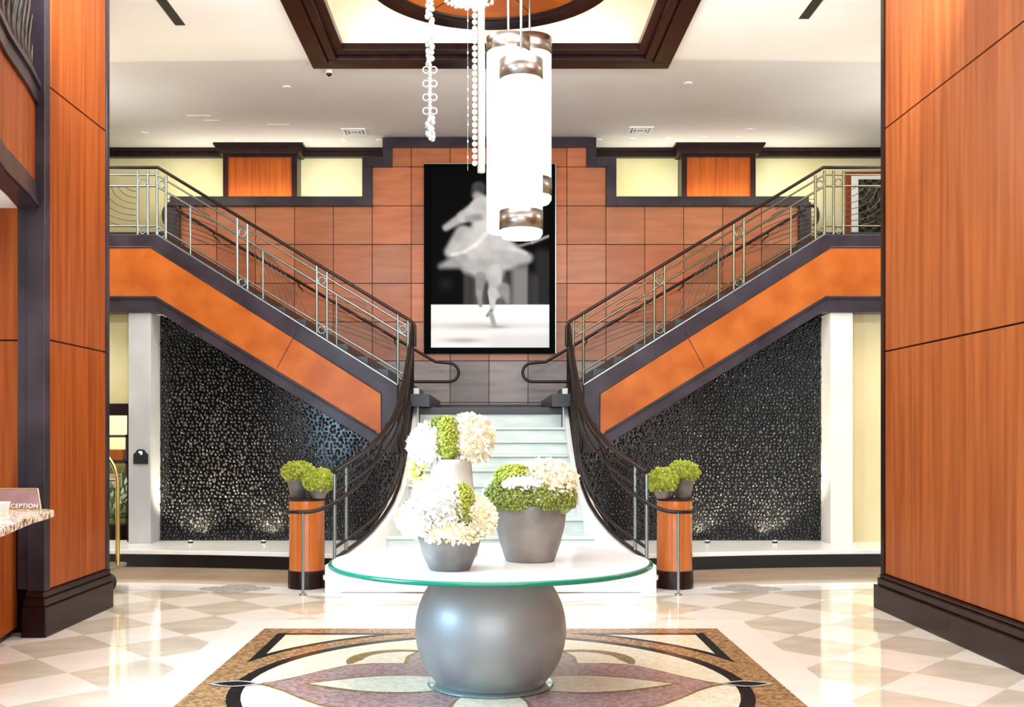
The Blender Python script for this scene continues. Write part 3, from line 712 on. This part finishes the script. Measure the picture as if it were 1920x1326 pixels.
for s in (-1, 1):
    b = MB(); n = 40
    ys = [9.56+(12.62-9.56)*i/n for i in range(n+1)]
    def side_pt(y, o):
        e = .02; dx = (px_(y+e)-px_(y-e))/(2*e); l = math.hypot(1, dx); return ((px_(y)+o*1/l)*s, y-o*dx/l)
    for ya, yb_ in zip(ys[:-1], ys[1:]):
        a0, a1 = side_pt(ya, -.06), side_pt(ya, .06); c0, c1 = side_pt(yb_, -.06), side_pt(yb_, .06)
        b.add([(*a0, 0.003), (*a1, 0.003), (*c1, 0.003), (*c0, 0.003), (*a0, zs(ya)), (*a1, zs(ya)), (*c1, zs(yb_)), (*c0, zs(yb_))],
              [(0,3,2,1),(4,5,6,7),(0,1,5,4),(1,2,6,5),(2,3,7,6),(3,0,4,7)])
    b.box(s*.87, s*1.02, 12.56, 12.72, 1.5, 2.02)
    b.build('curb', 'whitestone', st_)
ld = thing('stair_landing', 'dark stone landing between the marble stairs and the two upper flights', 'landing', (0, 13.7, 1.7))
b = MB(); b.box(-1.05, 1.05, 12.6, 14.88, LZ-.085, LZ); b.build('slab', 'steps', ld, bevel=.008)
MB().box(-.86, .86, 12.64, 14.88, .3, LZ-.085).build('base', 'stepstone', ld)
MB().box(-1.05, 1.05, 14.86, 14.895, LZ, LZ+.1).build('skirting', 'darkgrey', ld)

# ------------------------------------------------------------------ upper flights
YS = 12.05; UZ = 3.83
def sx_(px, s): return s*(-X(px, YS))      # mirrored x from the left-hand pixel
for s in (-1, 1):
    q = lambda px, py, y=YS: (sx_(px, s), y, Z(py, YS))
    t = thing('upper_flight', f'{SIDE[s]} upper flight of stairs with orange wood fascia rising from the landing to the gallery', 'staircase', (s*2.5, YS, 1.6))
    out = [q(-160, 440), q(293, 440), q(745, 722), q(745, 850), q(728, 850), q(695, 830), q(297, 585), q(-160, 585)]
    MB().prism(out, (0, .25, 0)).build('stringer', 'darkgrey' if s < 0 else 'darkgrey', t, bevel=.006)
    pan = [q(-160, 464), q(284, 464), q(715, 737), q(715, 818), q(291, 559), q(-160, 559)]
    MB().prism([(x, YS-.012, z) for x, y_, z in pan], (0, .02, 0)).build('fascia_panel', 'wood_stair', t); fp = _last[0]
    # mouldings around the panel
    b = MB(); lp = [Vector(p)+Vector((0, -.012, 0)) for p in pan]
    b.tube([lp[0], lp[1], lp[2], lp[3], lp[4], lp[5]], .012, 6, smooth=False)
    b.tube([Vector(q(-160, 557))+Vector((0, -.02, 0)), Vector(q(293, 557))+Vector((0, -.02, 0)), Vector(q(705, 810))+Vector((0, -.02, 0))], .01, 6)
    b.build('moulding', 'darkgrey', fp)
    b = MB(); b.tube([q(295, 441, YS+.02), q(745, 722, YS+.02)], .018, 8); b.build('cap_strip', 'steel', t)
    o1, o2 = Vector(q(556, 623)), Vector(q(520, 690)); b = MB()
    b.prism([o1+Vector((-.004, -.014, 0)), o1+Vector((.004, -.014, 0)), o2+Vector((.004, -.014, 0)), o2+Vector((-.004, -.014, 0))], (0, .004, 0)); b.build('seam', 'dark', fp)
    # body under the steps
    bd = [q(-160, 452), q(297, 452), q(745, 740), q(728, 850), q(695, 828), q(297, 580), q(-160, 580)]
    MB().prism([(x, YS+.25, z) for x, y_, z in bd], (0, 2.6, 0)).build('carriage', 'darkgrey', t)
    r = (UZ-LZ)/14
    for k in range(14):
        x0 = .72+.24*k; z1 = LZ+r*(k+1)
        MB().box(s*x0, s*(x0+.27 if k < 13 else 6.8), YS+.12, 14.86, z1-(.2 if k else .145), z1).build('step', 'steps', t)

# ------------------------------------------------------------------ upper railings
YR = 12.16
def rail_top(px): return 316 if px < 296 else 316+(605-316)/(778-296)*(px-296)
for s in (-1, 1):
    steel = 'steel' if s < 0 else 'steelR'
    g = lambda px, py, dy=0: (s*(-X(px, YR)), YR+dy, Z(py, YR))
    t = thing('upper_railing', f'{SIDE[s]} upper stair railing of paired metal posts with rings under a dark handrail', 'railing', (s*2.5, YR, 2.0))
    MB().tube([g(-150, 316), g(296, 314), g(772, 603), g(778, 612), g(778, 650)], .026, 10, flat=.75).build('handrail', 'bronze', t)
    for off in (15, 36, 109):
        e = 762
        if off == 109: pts = [g(-150, 424), g(294, 424), g(e-10, rail_top(e-10)+109)]
        else: pts = [g(-150, 315+off-2), g(294, 315+off-2), g(e, rail_top(e)+off)]
        MB().tube(pts, .011 if off != 36 else .013, 8).build('rail', steel, t)
    def base(px): return 441 if px < 293 else 441+(722-441)/(745-293)*(px-293)
    pairs = [(30, 49), (258, 277), (294, 311), (445, 464), (594, 613), (746, 765)]
    for a_, c_ in pairs:
        for p_ in (a_, c_):
            MB().tube([g(p_, rail_top(p_)+4), g(p_, base(p_)-1)], .0165, 8).build('post', steel, t)
        m_ = (a_+c_)/2
        for off in (26, 119):
            if m_ < 294 and off == 119: cy_ = 432
            else: cy_ = rail_top(m_)+off
            if a_ == 746 and off == 119: cy_ -= 5
            b = MB(); b.torus(g(m_, cy_), .042, .009, 'y'); b.build('ring', steel, t)
    for p_ in (357, 493, 631):
        MB().tube([g(p_, rail_top(p_)+36), g(p_, base(p_))], .011, 8).build('baluster', steel, t)
    def bez(p0, p1, p2, n=10):
        return [tuple((1-u)**2*a_+2*(1-u)*u*b_+u*u*c_ for a_, b_, c_ in zip(p0, p1, p2)) for u in [i/n for i in range(n+1)]]
    # landing bay arcs
    for x0_, x1_ in ((49, 258), (-150, 30)):
        for k in range(7):
            p1 = x1_; y1_ = 360+k*11; sx0 = x1_-24-k*13
            MB().tube(bez(g(sx0, 349), g(sx0+8, y1_-2), g(p1, y1_)), .0045, 5).build('wire', 'wire', t)
    for x0_, x1_ in ((311, 445), (464, 594), (613, 746)):
        n = 8
        for k in range(n):
            f = (k+.6)/n
            ya = rail_top(x0_)+36+(k+1)*8; yb_ = rail_top(x1_)+40+(k)*8.2
            if x0_ == 464:   # fan
                ya_ = rail_top(x0_+8+k*5)+38; MB().tube(bez(g(x0_+6+k*5, ya_), g(x0_+20+k*8, ya_+28), g(x0_+28+k*12, rail_top(x0_+28+k*12)+107)), .0045, 5).build('wire', 'wire', t)
            else:
                xm = (x0_+x1_)/2; xe = x0_+ (x1_-x0_)*(.55+.06*k); 
                MB().tube(bez(g(x0_, ya+4), g(xm-10, ya+8+k*2), g(min(xe, x1_), min(rail_top(xe)+104, ya-8+rail_top(xm)-rail_top(x0_)-8+k*4))), .0045, 5).build('wire', 'wire', t)

# wall-side handrails with looped ends
YW = 14.55
for s in (-1, 1):
    g = lambda px, py: (s*(-X(px, YW)), YW, Z(py, YW))
    t = thing('stair_handrail', f'dark looped handrail along the wall side of the {SIDE[s]} upper flight', 'handrail', (s*2, YW, 2.4))
    pts = [g(716, 716)]+[g(842, 716)]+[g(842+18*math.sin(a_), 698.5+17.5*math.cos(a_)) for a_ in [PI*i/10 for i in range(1, 10)]]+[g(842, 681), g(817, 679), g(345, 402), g(322, 386)]
    pts += [g(315-9*math.sin(PI*i/8), 404-18*math.cos(PI*i/8)) for i in range(0, 9)]
    MB().tube(pts, .021, 10).build('rail', 'bronze', t)
    for p_ in (400, 560, 740):
        yy = 402+(679-402)/(817-345)*(p_-345); x, y_, z = g(p_, yy)
        MB().tube([(x, YW, z), (x, YW, z-.06), (x, YB-.0, z-.08)], .008, 6).build('bracket', 'bronze', t)

# ------------------------------------------------------------------ curved railings of the marble stair
for s in (-1, 1):
    t = thing('curved_railing', f'curved dark bronze railing on the {SIDE[s]} curb of the marble stairs', 'railing', (s*1.1, 11, .6))
    def hh(y): return zs(y)+.84+.035*(y-9.6)
    def pt(y, dz, top=False, o=0): return (s*(px_(y)+o), y, (hh(y)+dz) if top else zs(y)+dz)
    ys = [9.6+(12.66-9.6)*i/36 for i in range(37)]
    MB().tube([pt(y, 0, True) for y in ys], .032, 10, flat=.7).build('handrail', 'bronze', t)
    MB().tube([pt(y, -.085, True) for y in ys], .012, 8).build('rail', 'bronze', t)
    MB().tube([pt(y, -.2, True) for y in ys], .012, 8).build('rail', 'bronze', t)
    MB().tube([pt(y, .14) for y in ys], .017, 8).build('rail', 'bronze', t)
    MB().tube([pt(y, .035) for y in ys], .019, 8).build('rail', 'bronze', t)
    for y in (9.6, 9.72):
        MB().tube([pt(y, 0), pt(y, -.02, True)], .0165, 8).build('post', 'steel', t)
    for y in (11.1, 11.22, 12.5, 12.62):
        MB().tube([pt(y, 0), pt(y, -.02, True)], .016, 8).build('post', 'bronze', t)
    for k in range(19):
        y = 10.35+k*.115
        b = MB(); pts = []
        for i in range(11):
            u = i/10; yy = y+.10*math.sin(u*PI*2)*(1-.3*u)+.12*u; zl = zs(yy)+.14; zh = hh(yy)-.2; pts.append((s*px_(yy), yy, zl+(zh-zl)*u))
        b.tube(pts, .0085, 6); b.build('scroll_baluster', 'bronze', t)
    # grab rail with end post
    g = thing('grab_rail', f'lower curved grab rail ending on a slim floor post before the {SIDE[s]} pedestal', 'handrail', (s*1.6, 9.6, 0))
    pts = [(1.09, 10.9, 1.57), (1.10, 10.6, 1.40), (1.13, 10.25, 1.22), (1.22, 9.95, 1.02), (1.39, 9.6, .865), (1.50, 9.5, .80), (1.60, 9.46, .765), (1.70, 9.45, .755), (1.78, 9.46, .755), (1.85, 9.5, .755), (1.88, 9.55, .752)]
    sm_ = []
    for i in range(len(pts)-1):
        for u in range(4):
            P0 = Vector(pts[max(0, i-1)]); P1 = Vector(pts[i]); P2 = Vector(pts[i+1]); P3 = Vector(pts[min(len(pts)-1, i+2)]); v_ = u/4
            sm_.append(.5*((2*P1)+(P2-P0)*v_+(2*P0-5*P1+4*P2-P3)*v_**2+(3*P1-P0-3*P2+P3)*v_**3))
    sm_.append(Vector(pts[-1]))
    MB().tube([(s*p.x, p.y, p.z) for p in sm_], .019, 10).build('rail', 'bronze', g)
    MB().tube([(s*1.705, 9.45, .75), (s*1.705, 9.45, .005)], .0135, 10).build('post', 'steel', g)
    b = MB(); b.lathe([(.035, .003), (.035, .012), (.016, .016)], (s*1.705, 9.45, 0), 16); b.build('foot', 'steel', g)

# ------------------------------------------------------------------ pedestals with moss pots
def scatter_leaves(mb, c, rx, ry, rz, n, size, lo=-.3, bulge=.08):
    for _ in range(n):
        u = random.uniform(lo, 1); a_ = random.uniform(0, 2*PI); q = math.sqrt(max(0, 1-u*u))
        nrm = Vector((q*math.cos(a_), q*math.sin(a_), u)); k = 1+random.uniform(-bulge, bulge)+.10*noise.noise(nrm*2.6+Vector(c))
        p = Vector((c[0]+nrm.x*rx*k, c[1]+nrm.y*ry*k, c[2]+nrm.z*rz*k))
        d = (nrm+Vector((random.gauss(0, .5), random.gauss(0, .5), random.gauss(0, .5)))).normalized(); t_ = d.cross(Vector((random.random(), random.random(), random.random()))).normalized()
        l = size*random.uniform(.7, 1.3); wd = l*.45
        mb.add([p-t_*wd*.5, p+d*l*.5-t_*wd, p+d*l, p+d*l*.5+t_*wd, p+t_*wd*.5], [(0, 1, 2, 3, 4)], True)
def scatter_berries(mb, c, rx, ry, rz, n, r, f=None, lo=-.4):
    for _ in range(n):
        for _t in range(30):
            u = random.uniform(lo, 1); a_ = random.uniform(0, 2*PI); q = math.sqrt(max(0, 1-u*u)); nrm = Vector((q*math.cos(a_), q*math.sin(a_), u))
            if f is None or f(nrm): break
        else: continue
        k = 1+random.uniform(-.05, .05)+.05*noise.noise(nrm*3+Vector(c)); rr = r*random.uniform(.7, 1.2)
        mb.ball((c[0]+nrm.x*rx*k, c[1]+nrm.y*ry*k, c[2]+nrm.z*rz*k), rr, nu=6, nv=4)
def moss_pot(x, y, z, rt, rb, h, rx, rz, label):
    t = thing('moss_pot', label, 'potted plant', (x, y, z), 'moss pots on the pedestals')
    b = MB(); b.lathe([(rb*.9, z), (rb, z+.004), ((rt+rb)/2*1.02, z+h*.5), (rt*.98, z+h*.94), (rt*1.02, z+h), (rt*.9, z+h), (rt*.85, z+h*.85), (.001, z+h*.85)], (x, y, 0), 28); b.build('pot', 'pot', t)
    c = (x, y, z+h+rz*.62)
    b = MB(); b.ball(c, rx*.93, rx*.93, rz*.93, 20, 12); scatter_leaves(b, c, rx, rx, rz, 1500, .022, -.75); b.build('moss_ball', 'moss', t, fix=False)
for s in (-1, 1):
    x, y = s*1.755, 9.93
    t = thing('pedestal', f'round orange wood pedestal with dark base standing {SIDE[s]} of the marble stairs', 'pedestal', (x, y, 0))
    b = MB(); b.lathe([(.178, .003), (.178, .165), (.172, .172)], (x, y, 0), 48); b.build('base', 'dark', t)
    b = MB(); b.lathe([(.168, .172), (.168, .832)], (x, y, 0), 48); b.build('drum', mat('satin_orange_veneer', srgb(186, 100, 38), .22, .0, Coat_Weight=.6) if s < 0 else bpy.data.materials['satin_orange_veneer'], t)
    b = MB(); b.lathe([(.16, .832), (.176, .835), (.176, .848), (.17, .852)], (x, y, 0), 48); b.build('top', 'dark', t)
    moss_pot(x+s*.10, y+.085, .852, .106, .070, .19, .142, .092, f'taller dark pot of lime green moss at the back of the {SIDE[s]} pedestal')
    moss_pot(x-s*.125, y-.07, .852, .094, .060, .10, .132, .108, f'low pot of lime green moss on the {SIDE[s]} pedestal, nearest the stairs')

# ------------------------------------------------------------------ luggage cart, shelf, palm, plaque
lc = thing('luggage_cart', 'brass luggage cart with arched rail half hidden behind the left wood wall', 'luggage cart', (-3.95, 9.9, 0))
b = MB(); b.plan([(-4.5, 9.5), (-3.54, 9.5), (-3.49, 9.55), (-3.49, 9.98), (-3.54, 10.02), (-4.5, 10.02)], .2, .235); b.build('platform', mat('grey_carpet', srgb(120, 118, 104), .9), lc, bevel=.01)
for yy in (9.76,):
    b = MB(); pts = [(-3.50, yy, .235), (-3.50, yy, 1.0)]+[(-3.50-.47*(1-math.cos(a_)), yy, 1.0+.42*math.sin(a_)) for a_ in [PI*i/16 for i in range(1, 16)]]+[(-4.44, yy, 1.0), (-4.44, yy, .235)]
    b.tube(pts, .021, 10); b.build('arch', 'brass', lc)
b = MB(); b.tube([(-3.5, 9.76, 1.03), (-4.44, 9.76, 1.03)], .012); b.build('crossbar', 'brass', lc)
for x_, yy in ((-3.54, 9.58), (-4.4, 9.58), (-3.8, 9.94), (-4.4, 9.94)):
    b = MB(); b.lathe([(.03, -.02), (.088, -.02), (.095, 0), (.088, .02), (.03, .02)], (x_, yy, .098), 22, axis='y'); b.build('wheel', 'rubber', lc)
tag(MB().box(-3.98, -3.68, 9.80, 10.0, .236, .62).build('suitcase', 'rubber', bevel=.03), 'black suitcase on the brass luggage cart', 'suitcase')
b = MB(); b.ball((-3.60, 9.66, .37), .045, .045, .13); tag(b.build('white_bag', 'white'), 'small white bag hanging at the edge of the luggage cart', 'bag')
tag(MB().box(-3.80, -3.56, 9.53, 9.60, .236, .31).build('shoe_box', mat('coral_card', srgb(226, 84, 48), .5), bevel=.01), 'orange red box lying on the luggage cart', 'box')
struct(MB().box(-6.8, -4.0, 15.2, 15.28, 0, 3.2).build('wall_office', 'yellow'), 'bright wall of the room behind the left doorway', 'wall')
area('office_light', (-5.3, 13.9, 2.8), (.5, 0, 0), 1.2, 1.0, 110, (1, .96, .85))
sh = thing('shelf_rack', 'dark metal shelf rack in the room behind the left doorway', 'shelf', (-5.2, 14.6, 0))
b = MB()
for x_ in (-5.9, -5.03):
    for yy in (14.4, 14.9): b.box(x_-.02, x_+.02, yy-.02, yy+.02, 0, 1.46)
b.build('upright', 'darkgrey', sh)
for z_ in (.3, .68, 1.06, 1.42): MB().box(-5.92, -5.01, 14.38, 14.92, z_, z_+.035).build('shelf', 'darkgrey', sh)
tag(MB().box(-5.35, -5.12, 14.45, 14.75, .716, .92).build('storage_box', 'limestone', bevel=.01), 'grey box on a middle shelf behind the left doorway', 'box')
tag(MB().box(-5.4, -5.1, 14.45, 14.75, 1.096, 1.25).build('storage_box', 'woodR', bevel=.01), 'brown box on the upper shelf behind the left doorway', 'box')
ps = thing('potted_palm', 'green potted palm in the doorway behind the luggage cart', 'plant', (-4.72, 13.2, 0))
b = MB(); b.lathe([(.12, 0.0), (.17, .3), (.18, .32), (.15, .32), (.001, .3)], (-4.72, 13.2, 0), 20); b.build('pot', 'dark', ps)
b = MB(); random.seed(5)
for k in range(16):
    a_ = random.uniform(0, 2*PI); ln = random.uniform(.35, .5); hgt = random.uniform(.35, .8); pts = [Vector((-4.72+math.cos(a_)*ln*u*u, 13.2+math.sin(a_)*ln*u*u, .3+hgt*math.sin(u*1.9))) for u in [i/8 for i in range(9)]]
    b.tube(pts, .006, 5)
    for i in range(2, 9):
        for sd_ in (-1, 1):
            d = Vector((-math.sin(a_)*sd_, math.cos(a_)*sd_, -.5)).normalized(); fw = Vector((math.cos(a_), math.sin(a_), -.2))
            p = pts[i]; b.add([p, p+d*.09+fw*.04, p+d*.17+fw*.10, p+d*.08+fw*.08], [(0, 1, 2, 3)])
b.build('fronds', 'leaf', ps, fix=False)
pq = thing('wall_plaque', 'small dark stepped plaque with a white symbol on the left limestone pillar', 'sign', (X(263, 12.1), 12.09, Z(870, 12.1)))
b = MB(); g = lambda px, py: (X(px, 12.08), 12.08, Z(py, 12.08))
b.prism([g(250, 870), g(277, 870), g(277, 852), g(272, 848), g(271, 845), g(268, 843), g(259, 843), g(256, 845), g(255, 848), g(250, 852)], (0, .019, 0)); b.build('plate', 'steps', pq)
b = MB(); b.prism([Vector(p)+Vector((0, -.004, 0)) for p in (g(260, 846), g(267, 846), g(267, 853), g(263, 853), g(263, 850), g(260, 850))], (0, .004, 0)); b.build('symbol', 'white', pq)

# upstairs right: framed picture
yq = 15.52; t = thing('framed_picture', 'dark picture with white mat and wood frame on the upper right gallery wall', 'picture', (X(1640, yq), yq, 4.9))
def bq(a0, a1, p0, p1, d0, nm, m): MB().box(X(a0, yq), X(a1, yq), yq+d0, 15.6, Z(p0, yq), Z(p1, yq)).build(nm, m, t)
bq(1583, 1700, 322, 470, 0, 'frame', 'wood'); bq(1596, 1687, 328, 460, -.01, 'mat_board', 'white')
b = MB(); random.seed(9)
for k in range(14): 
    for j in range(20):
        v = random.uniform(.01, .12); b.t = (v*.9, v*.85, v*.6, 1); b.box(X(1609+k*5, yq), X(1609+k*5+5, yq), yq-.02, yq, Z(337+j*5.5, yq), Z(337+j*5.5+5.5, yq))
b.build('canvas', 'print', t)

# ------------------------------------------------------------------ pendant lamps and crystal strands
def pendant(px, y, r, pt_, pb_, bands, label):
    x = X(px, y); z1, z0 = Z(pt_, y-r), Z(pb_, y-r)
    t = thing('pendant_lamp', label, 'lamp', (x, y, CZ-.06))
    b = MB(); b.lathe([(r*.55, z0-.012), (r*.9, z0), (r, z0+.03), (r, z1), (r*.86, z1+.0), (r*.6, z1-.01)], (x, y, 0), 40); gs = b.build('glass_shade', 'glow', t)
    for a_, c_ in bands:
        za, zc = Z(a_, y-r), Z(c_, y-r); b = MB(); b.lathe([(r-.004, zc), (r+.006, zc), (r+.006, za), (r-.004, za)], (x, y, 0), 40, cap=False); b.build('metal_band', 'chrome', gs)
    b = MB(); b.lathe([(.001, z1-.01), (r*.84, z1-.01), (r*.84, z1+.02), (.03, z1+.03)], (x, y, 0), 32); b.build('top_plate', 'chrome', t)
    b = MB(); b.tube([(x, y, z1), (x, y, CZ)], .011, 8); b.build('rod', 'steel', t)
pendant(977, 9.12, .187, 96, 438, [(100, 138), (388, 425)], 'front tubular pendant lamp, lowest of the lit cluster, with chrome bands')
pendant(953, 9.58, .199, 62, 428, [(57, 86)], 'left tubular pendant lamp of the lit cluster, behind the front one')
pendant(993, 9.98, .208, 66, 372, [(58, 90), (326, 360)], 'right rear tubular pendant lamp of the lit cluster, ending highest')
t = thing('crystal_canopy', 'crystal fringed ceiling mount on the round wood disc', 'ceiling mount', (-.2, 9.72, CZ))
b = MB(); b.lathe([(.001, CZ-.21), (.17, CZ-.2), (.2, CZ-.14), (.2, CZ)], (-.2, 9.72, 0), 32); b.build('bowl', 'glow', t)
b = MB(); random.seed(2)
for k in range(120):
    a_ = 2*PI*k/40; rr = .215+.01*(k % 3); b.ball((-.2+rr*math.cos(a_), 9.72+rr*math.sin(a_), CZ-.03-.07*(k//40)-random.uniform(0, .02)), .018, nu=6, nv=4)
b.build('crystal_fringe', 'crystal', t)
x, y = X(806, 9.5), 9.5
t = thing('crystal_strand', 'long strand of clustered crystals with open loops, left of the lit lamps', 'crystal strand', (x, y, CZ))
b = MB(); z = CZ-.0
while z > Z(120, y): 
    for k in range(3):
        a_ = random.uniform(0, 2*PI); b.ball((x+.022*math.cos(a_), y+.022*math.sin(a_), z-k*.012), random.uniform(.016, .028), nu=7, nv=5)
    z -= .034
b.build('crystal_cluster', 'crystal', t)
b = MB(); z = Z(122, y)
while z > Z(222, y):
    for a_ in (0, PI): b.torus((x+.034*math.cos(a_), y, z-.045), .030, .0065, 'y', 12, 6)
    b.torus((x, y, z-.045), .030, .0065, 'x', 12, 6); b.ball((x, y, z), .02, nu=7, nv=5); b.ball((x, y, z-.09), .018, nu=7, nv=5); z -= .125
b.build('loops', 'crystal', t)
b = MB(); z = Z(220, y)
while z > Z(258, y):
    for k in range(4):
        a_ = random.uniform(0, 2*PI); b.ball((x+.028*math.cos(a_), y+.028*math.sin(a_), z-k*.008), random.uniform(.014, .026), nu=7, nv=5)
    z -= .03
b.build('tassel', 'crystal', t)
x, y = X(890, 9.4), 9.4
t = thing('crystal_strand', 'string of round crystal beads hanging close left of the lit lamps', 'crystal strand', (x, y, CZ))
b = MB(); z = CZ-.01
while z > Z(318, y): b.ball((x, y, z), .025, nu=10, nv=7); z -= .058
b.build('beads', 'crystal', t)
b = MB(); z = CZ-.02; random.seed(4)
while z > Z(320, y): b.ball((x-.062, y, z), .007, .007, .016, nu=6, nv=4); z -= random.uniform(.06, .16)
b.tube([(x-.062, y, CZ), (x-.062, y, Z(320, y))], .0012, 4); b.build('droplets', 'crystal', t)
x = X(902, y)
t = thing('hanging_tube', 'slim pale metal tube hanging between the bead string and the lit lamps', 'tube', (x, y, CZ))
b = MB(); b.tube([(x, y+.03, CZ), (x, y+.03, Z(322, y))], .034, 16); b.build('tube_body', 'tube', t)

# ------------------------------------------------------------------ glass table
ty = MC; TT = .731
t = thing('glass_table', 'round white glass topped table on a large pearl grey sphere', 'table', (0, ty, 0))
b = MB(); b.lathe([(.918, TT-.03), (.934, TT-.026), (.938, TT-.015), (.934, TT-.005), (.917, TT-.001), (.917, TT-.03), (.918, TT-.03)], (0, ty, 0), 128, cap=False); b.build('glass_edge', 'greenglass', t)
b = MB(); b.lathe([(.916, TT-.0225), (.916, TT)], (0, ty, 0), 128, smooth=False); b.build('table_top', 'topwhite', t)
R = .44; zc = .33; pr_ = []
for i in range(41):
    z = .018+(TT-.03-.018)*i/40; rr = math.sqrt(max(0, R*R-(z-zc)**2)); pr_.append((rr, z))
pr_ = [(.001, .018)]+pr_+[(.001, TT-.03)]
b = MB(); b.lathe(pr_, (0, ty, 0), 96); b.build('sphere_base', 'sphere', t)
b = MB(); b.lathe([(.36, .0085), (.37, .012), (.36, .018)], (0, ty, 0), 64); b.build('base_plate', 'glass', t)

def pot(t, x, y, z, prof, m='pot', name='pot'):
    b = MB(); b.lathe([(r, z+h_) for r, h_ in prof], (x, y, 0), 40); b.build(name, m, t)
random.seed(21)
# left low pot
x, y = X(843, 5.62), 5.62
t = thing('flower_arrangement', 'low dark pot heaped with white blooms, front left on the glass table', 'flowers', (x, y, TT))
pot(t, x, y, TT+.001, [(.105, 0), (.112, .004), (.150, .09), (.174, .18), (.180, .20), (.165, .20), (.155, .17), (.001, .165)])
def bloom(t, c, rx, ry, rz, n, size, m, lo=-.5):
    b = MB(); b.ball(c, rx*.9, ry*.9, rz*.9, 20, 12); scatter_leaves(b, c, rx, ry, rz, n, size, lo, .07); b.build('bloom', m, t, fix=False)
def berries(t, c, rx, ry, rz, n, r, m, f=None, lo=-.5):
    b = MB(); b.ball(c, rx*.93, ry*.93, rz*.93, 16, 10); scatter_berries(b, c, rx, ry, rz, n, r, f, lo); b.build('berry_cluster', m, t, fix=False)
bloom(t, (x-.02, y, TT+.30), .17, .17, .14, 1500, .030, 'petal')
bloom(t, (x-.14, y-.03, TT+.27), .125, .12, .10, 900, .028, 'petal', -.8)
bloom(t, (x-.05, y-.06, TT+.37), .13, .12, .12, 1000, .028, 'petal')
bloom(t, (x+.13, y-.03, TT+.27), .105, .12, .12, 800, .026, 'petalc', -.7)
bloom(t, (x+.02, y-.12, TT+.215), .15, .08, .06, 700, .026, 'petalc', -.8)
berries(t, (x+.075, y-.085, TT+.36), .058, .075, .105, 420, .0085, 'berry')
berries(t, (x+.09, y-.10, TT+.27), .05, .065, .06, 260, .0085, 'berryd')
b = MB(); b.ball((x-.255, y-.04, TT+.29), .022, nu=8, nv=6); scatter_leaves(b, (x-.255, y-.04, TT+.29), .024, .024, .024, 60, .02, -1); b.build('rosebud', 'rose', t, fix=False)
# tall vase
x, y = X(846, 6.28), 6.28
t = thing('flower_arrangement', 'tall pale vase with white and green blooms, back left on the glass table', 'flowers', (x, y, TT))
pot(t, x, y, TT+.001, [(.155, 0), (.16, .01), (.145, .3), (.122, .56), (.125, .58), (.115, .58), (.11, .55), (.001, .55)], 'potlight', 'vase')
zc_ = TT+.66
bloom(t, (x-.12, y, zc_), .125, .13, .12, 1000, .028, 'petal', -.8)
bloom(t, (x+.115, y, zc_+.03), .125, .13, .145, 1100, .030, 'petalc', -.8)
bloom(t, (x, y+.05, zc_+.02), .15, .12, .13, 500, .028, 'petalc', -.8)
berries(t, (x-.02, y-.055, zc_+.03), .075, .095, .145, 560, .009, 'berry')
berries(t, (x-.06, y-.0, zc_+.12), .075, .08, .06, 260, .009, 'berryd')
for k, (dx, dz) in enumerate(((-.235, -.12), (-.20, -.155), (-.24, -.17), (-.20, -.21), (-.175, -.11), (-.16, -.19), (-.175, -.245), (-.215, -.08))):
    b = MB(); c_ = (x+dx, y-.03, zc_+dz); b.ball(c_, .024, nu=8, nv=6); scatter_leaves(b, c_, .024, .024, .024, 40, .016, -1, .02); b.build('rosebud', 'rose', t, fix=False)
b = MB(); b.tube([(x-.1, y-.02, zc_-.06), (x-.17, y-.03, zc_-.1), (x-.19, y-.03, zc_-.22)], .01, 6); b.build('stem', 'soil', t)
# large right pot
x, y = X(994, 6.02), 6.02
t = thing('flower_arrangement', 'large dark grey pot with green berries and cream blooms, right on the glass table', 'flowers', (x, y, TT))
pot(t, x, y, TT+.001, [(.135, 0), (.142, .004), (.175, .10), (.200, .20), (.212, .30), (.214, .325), (.2, .325), (.19, .29), (.001, .285)])
zc_ = TT+.37
bloom(t, (x, y, zc_+.0), .22, .2, .17, 900, .028, 'petalc', -.1)
bloom(t, (x+.10, y-.03, zc_+.07), .15, .15, .125, 1100, .030, 'petalc', -.5)
bloom(t, (x-.20, y-.05, zc_+.02), .06, .06, .07, 250, .026, 'petal', -.7)
for dx, dz, wd in ((-.165, .0, .095), (-.065, -.015, .11), (.06, -.01, .11), (.165, -.01, .095)):
    berries(t, (x+dx, y-.16+abs(dx)*.5, zc_+dz), wd, .09, .10, 520, .0088, 'berryd')
berries(t, (x-.10, y-.07, zc_+.12), .105, .09, .065, 380, .0088, 'berry')
bloom(t, (x-.05, y-.17, zc_+.085), .10, .05, .022, 300, .022, 'petal', -.6)
bloom(t, (x+.22, y-.06, zc_-.0), .045, .05, .05, 200, .024, 'petalc', -.8)
GR = {'downlight': 'recessed downlights in the ceiling', 'air_vent': 'square ceiling vents', 'linear_diffuser': 'slot diffusers in the ceiling', 'access_slot': 'short ceiling slots', 'pier': 'short piers on the ledge',
      'uplight': 'uplights of the pebble walls', 'upper_flight': 'upper flights of stairs', 'upper_railing': 'upper stair railings', 'curved_railing': 'curved railings of the marble stairs', 'grab_rail': 'grab rails', 'stair_handrail': 'wall side handrails',
      'pedestal': 'pedestals beside the stairs', 'flower_arrangement': 'flower arrangements on the glass table', 'pendant_lamp': 'lit tubular pendant lamps', 'crystal_strand': 'hanging crystal strands', 'storage_box': 'boxes on the shelf rack'}
for o in bpy.data.objects:
    if o.parent is None and o.name.split('.')[0] in GR: o['group'] = GR[o.name.split('.')[0]]
# custom bookkeeping keys are not part of the scene description
for o in bpy.data.objects:
    if '_w' in o: del o['_w']
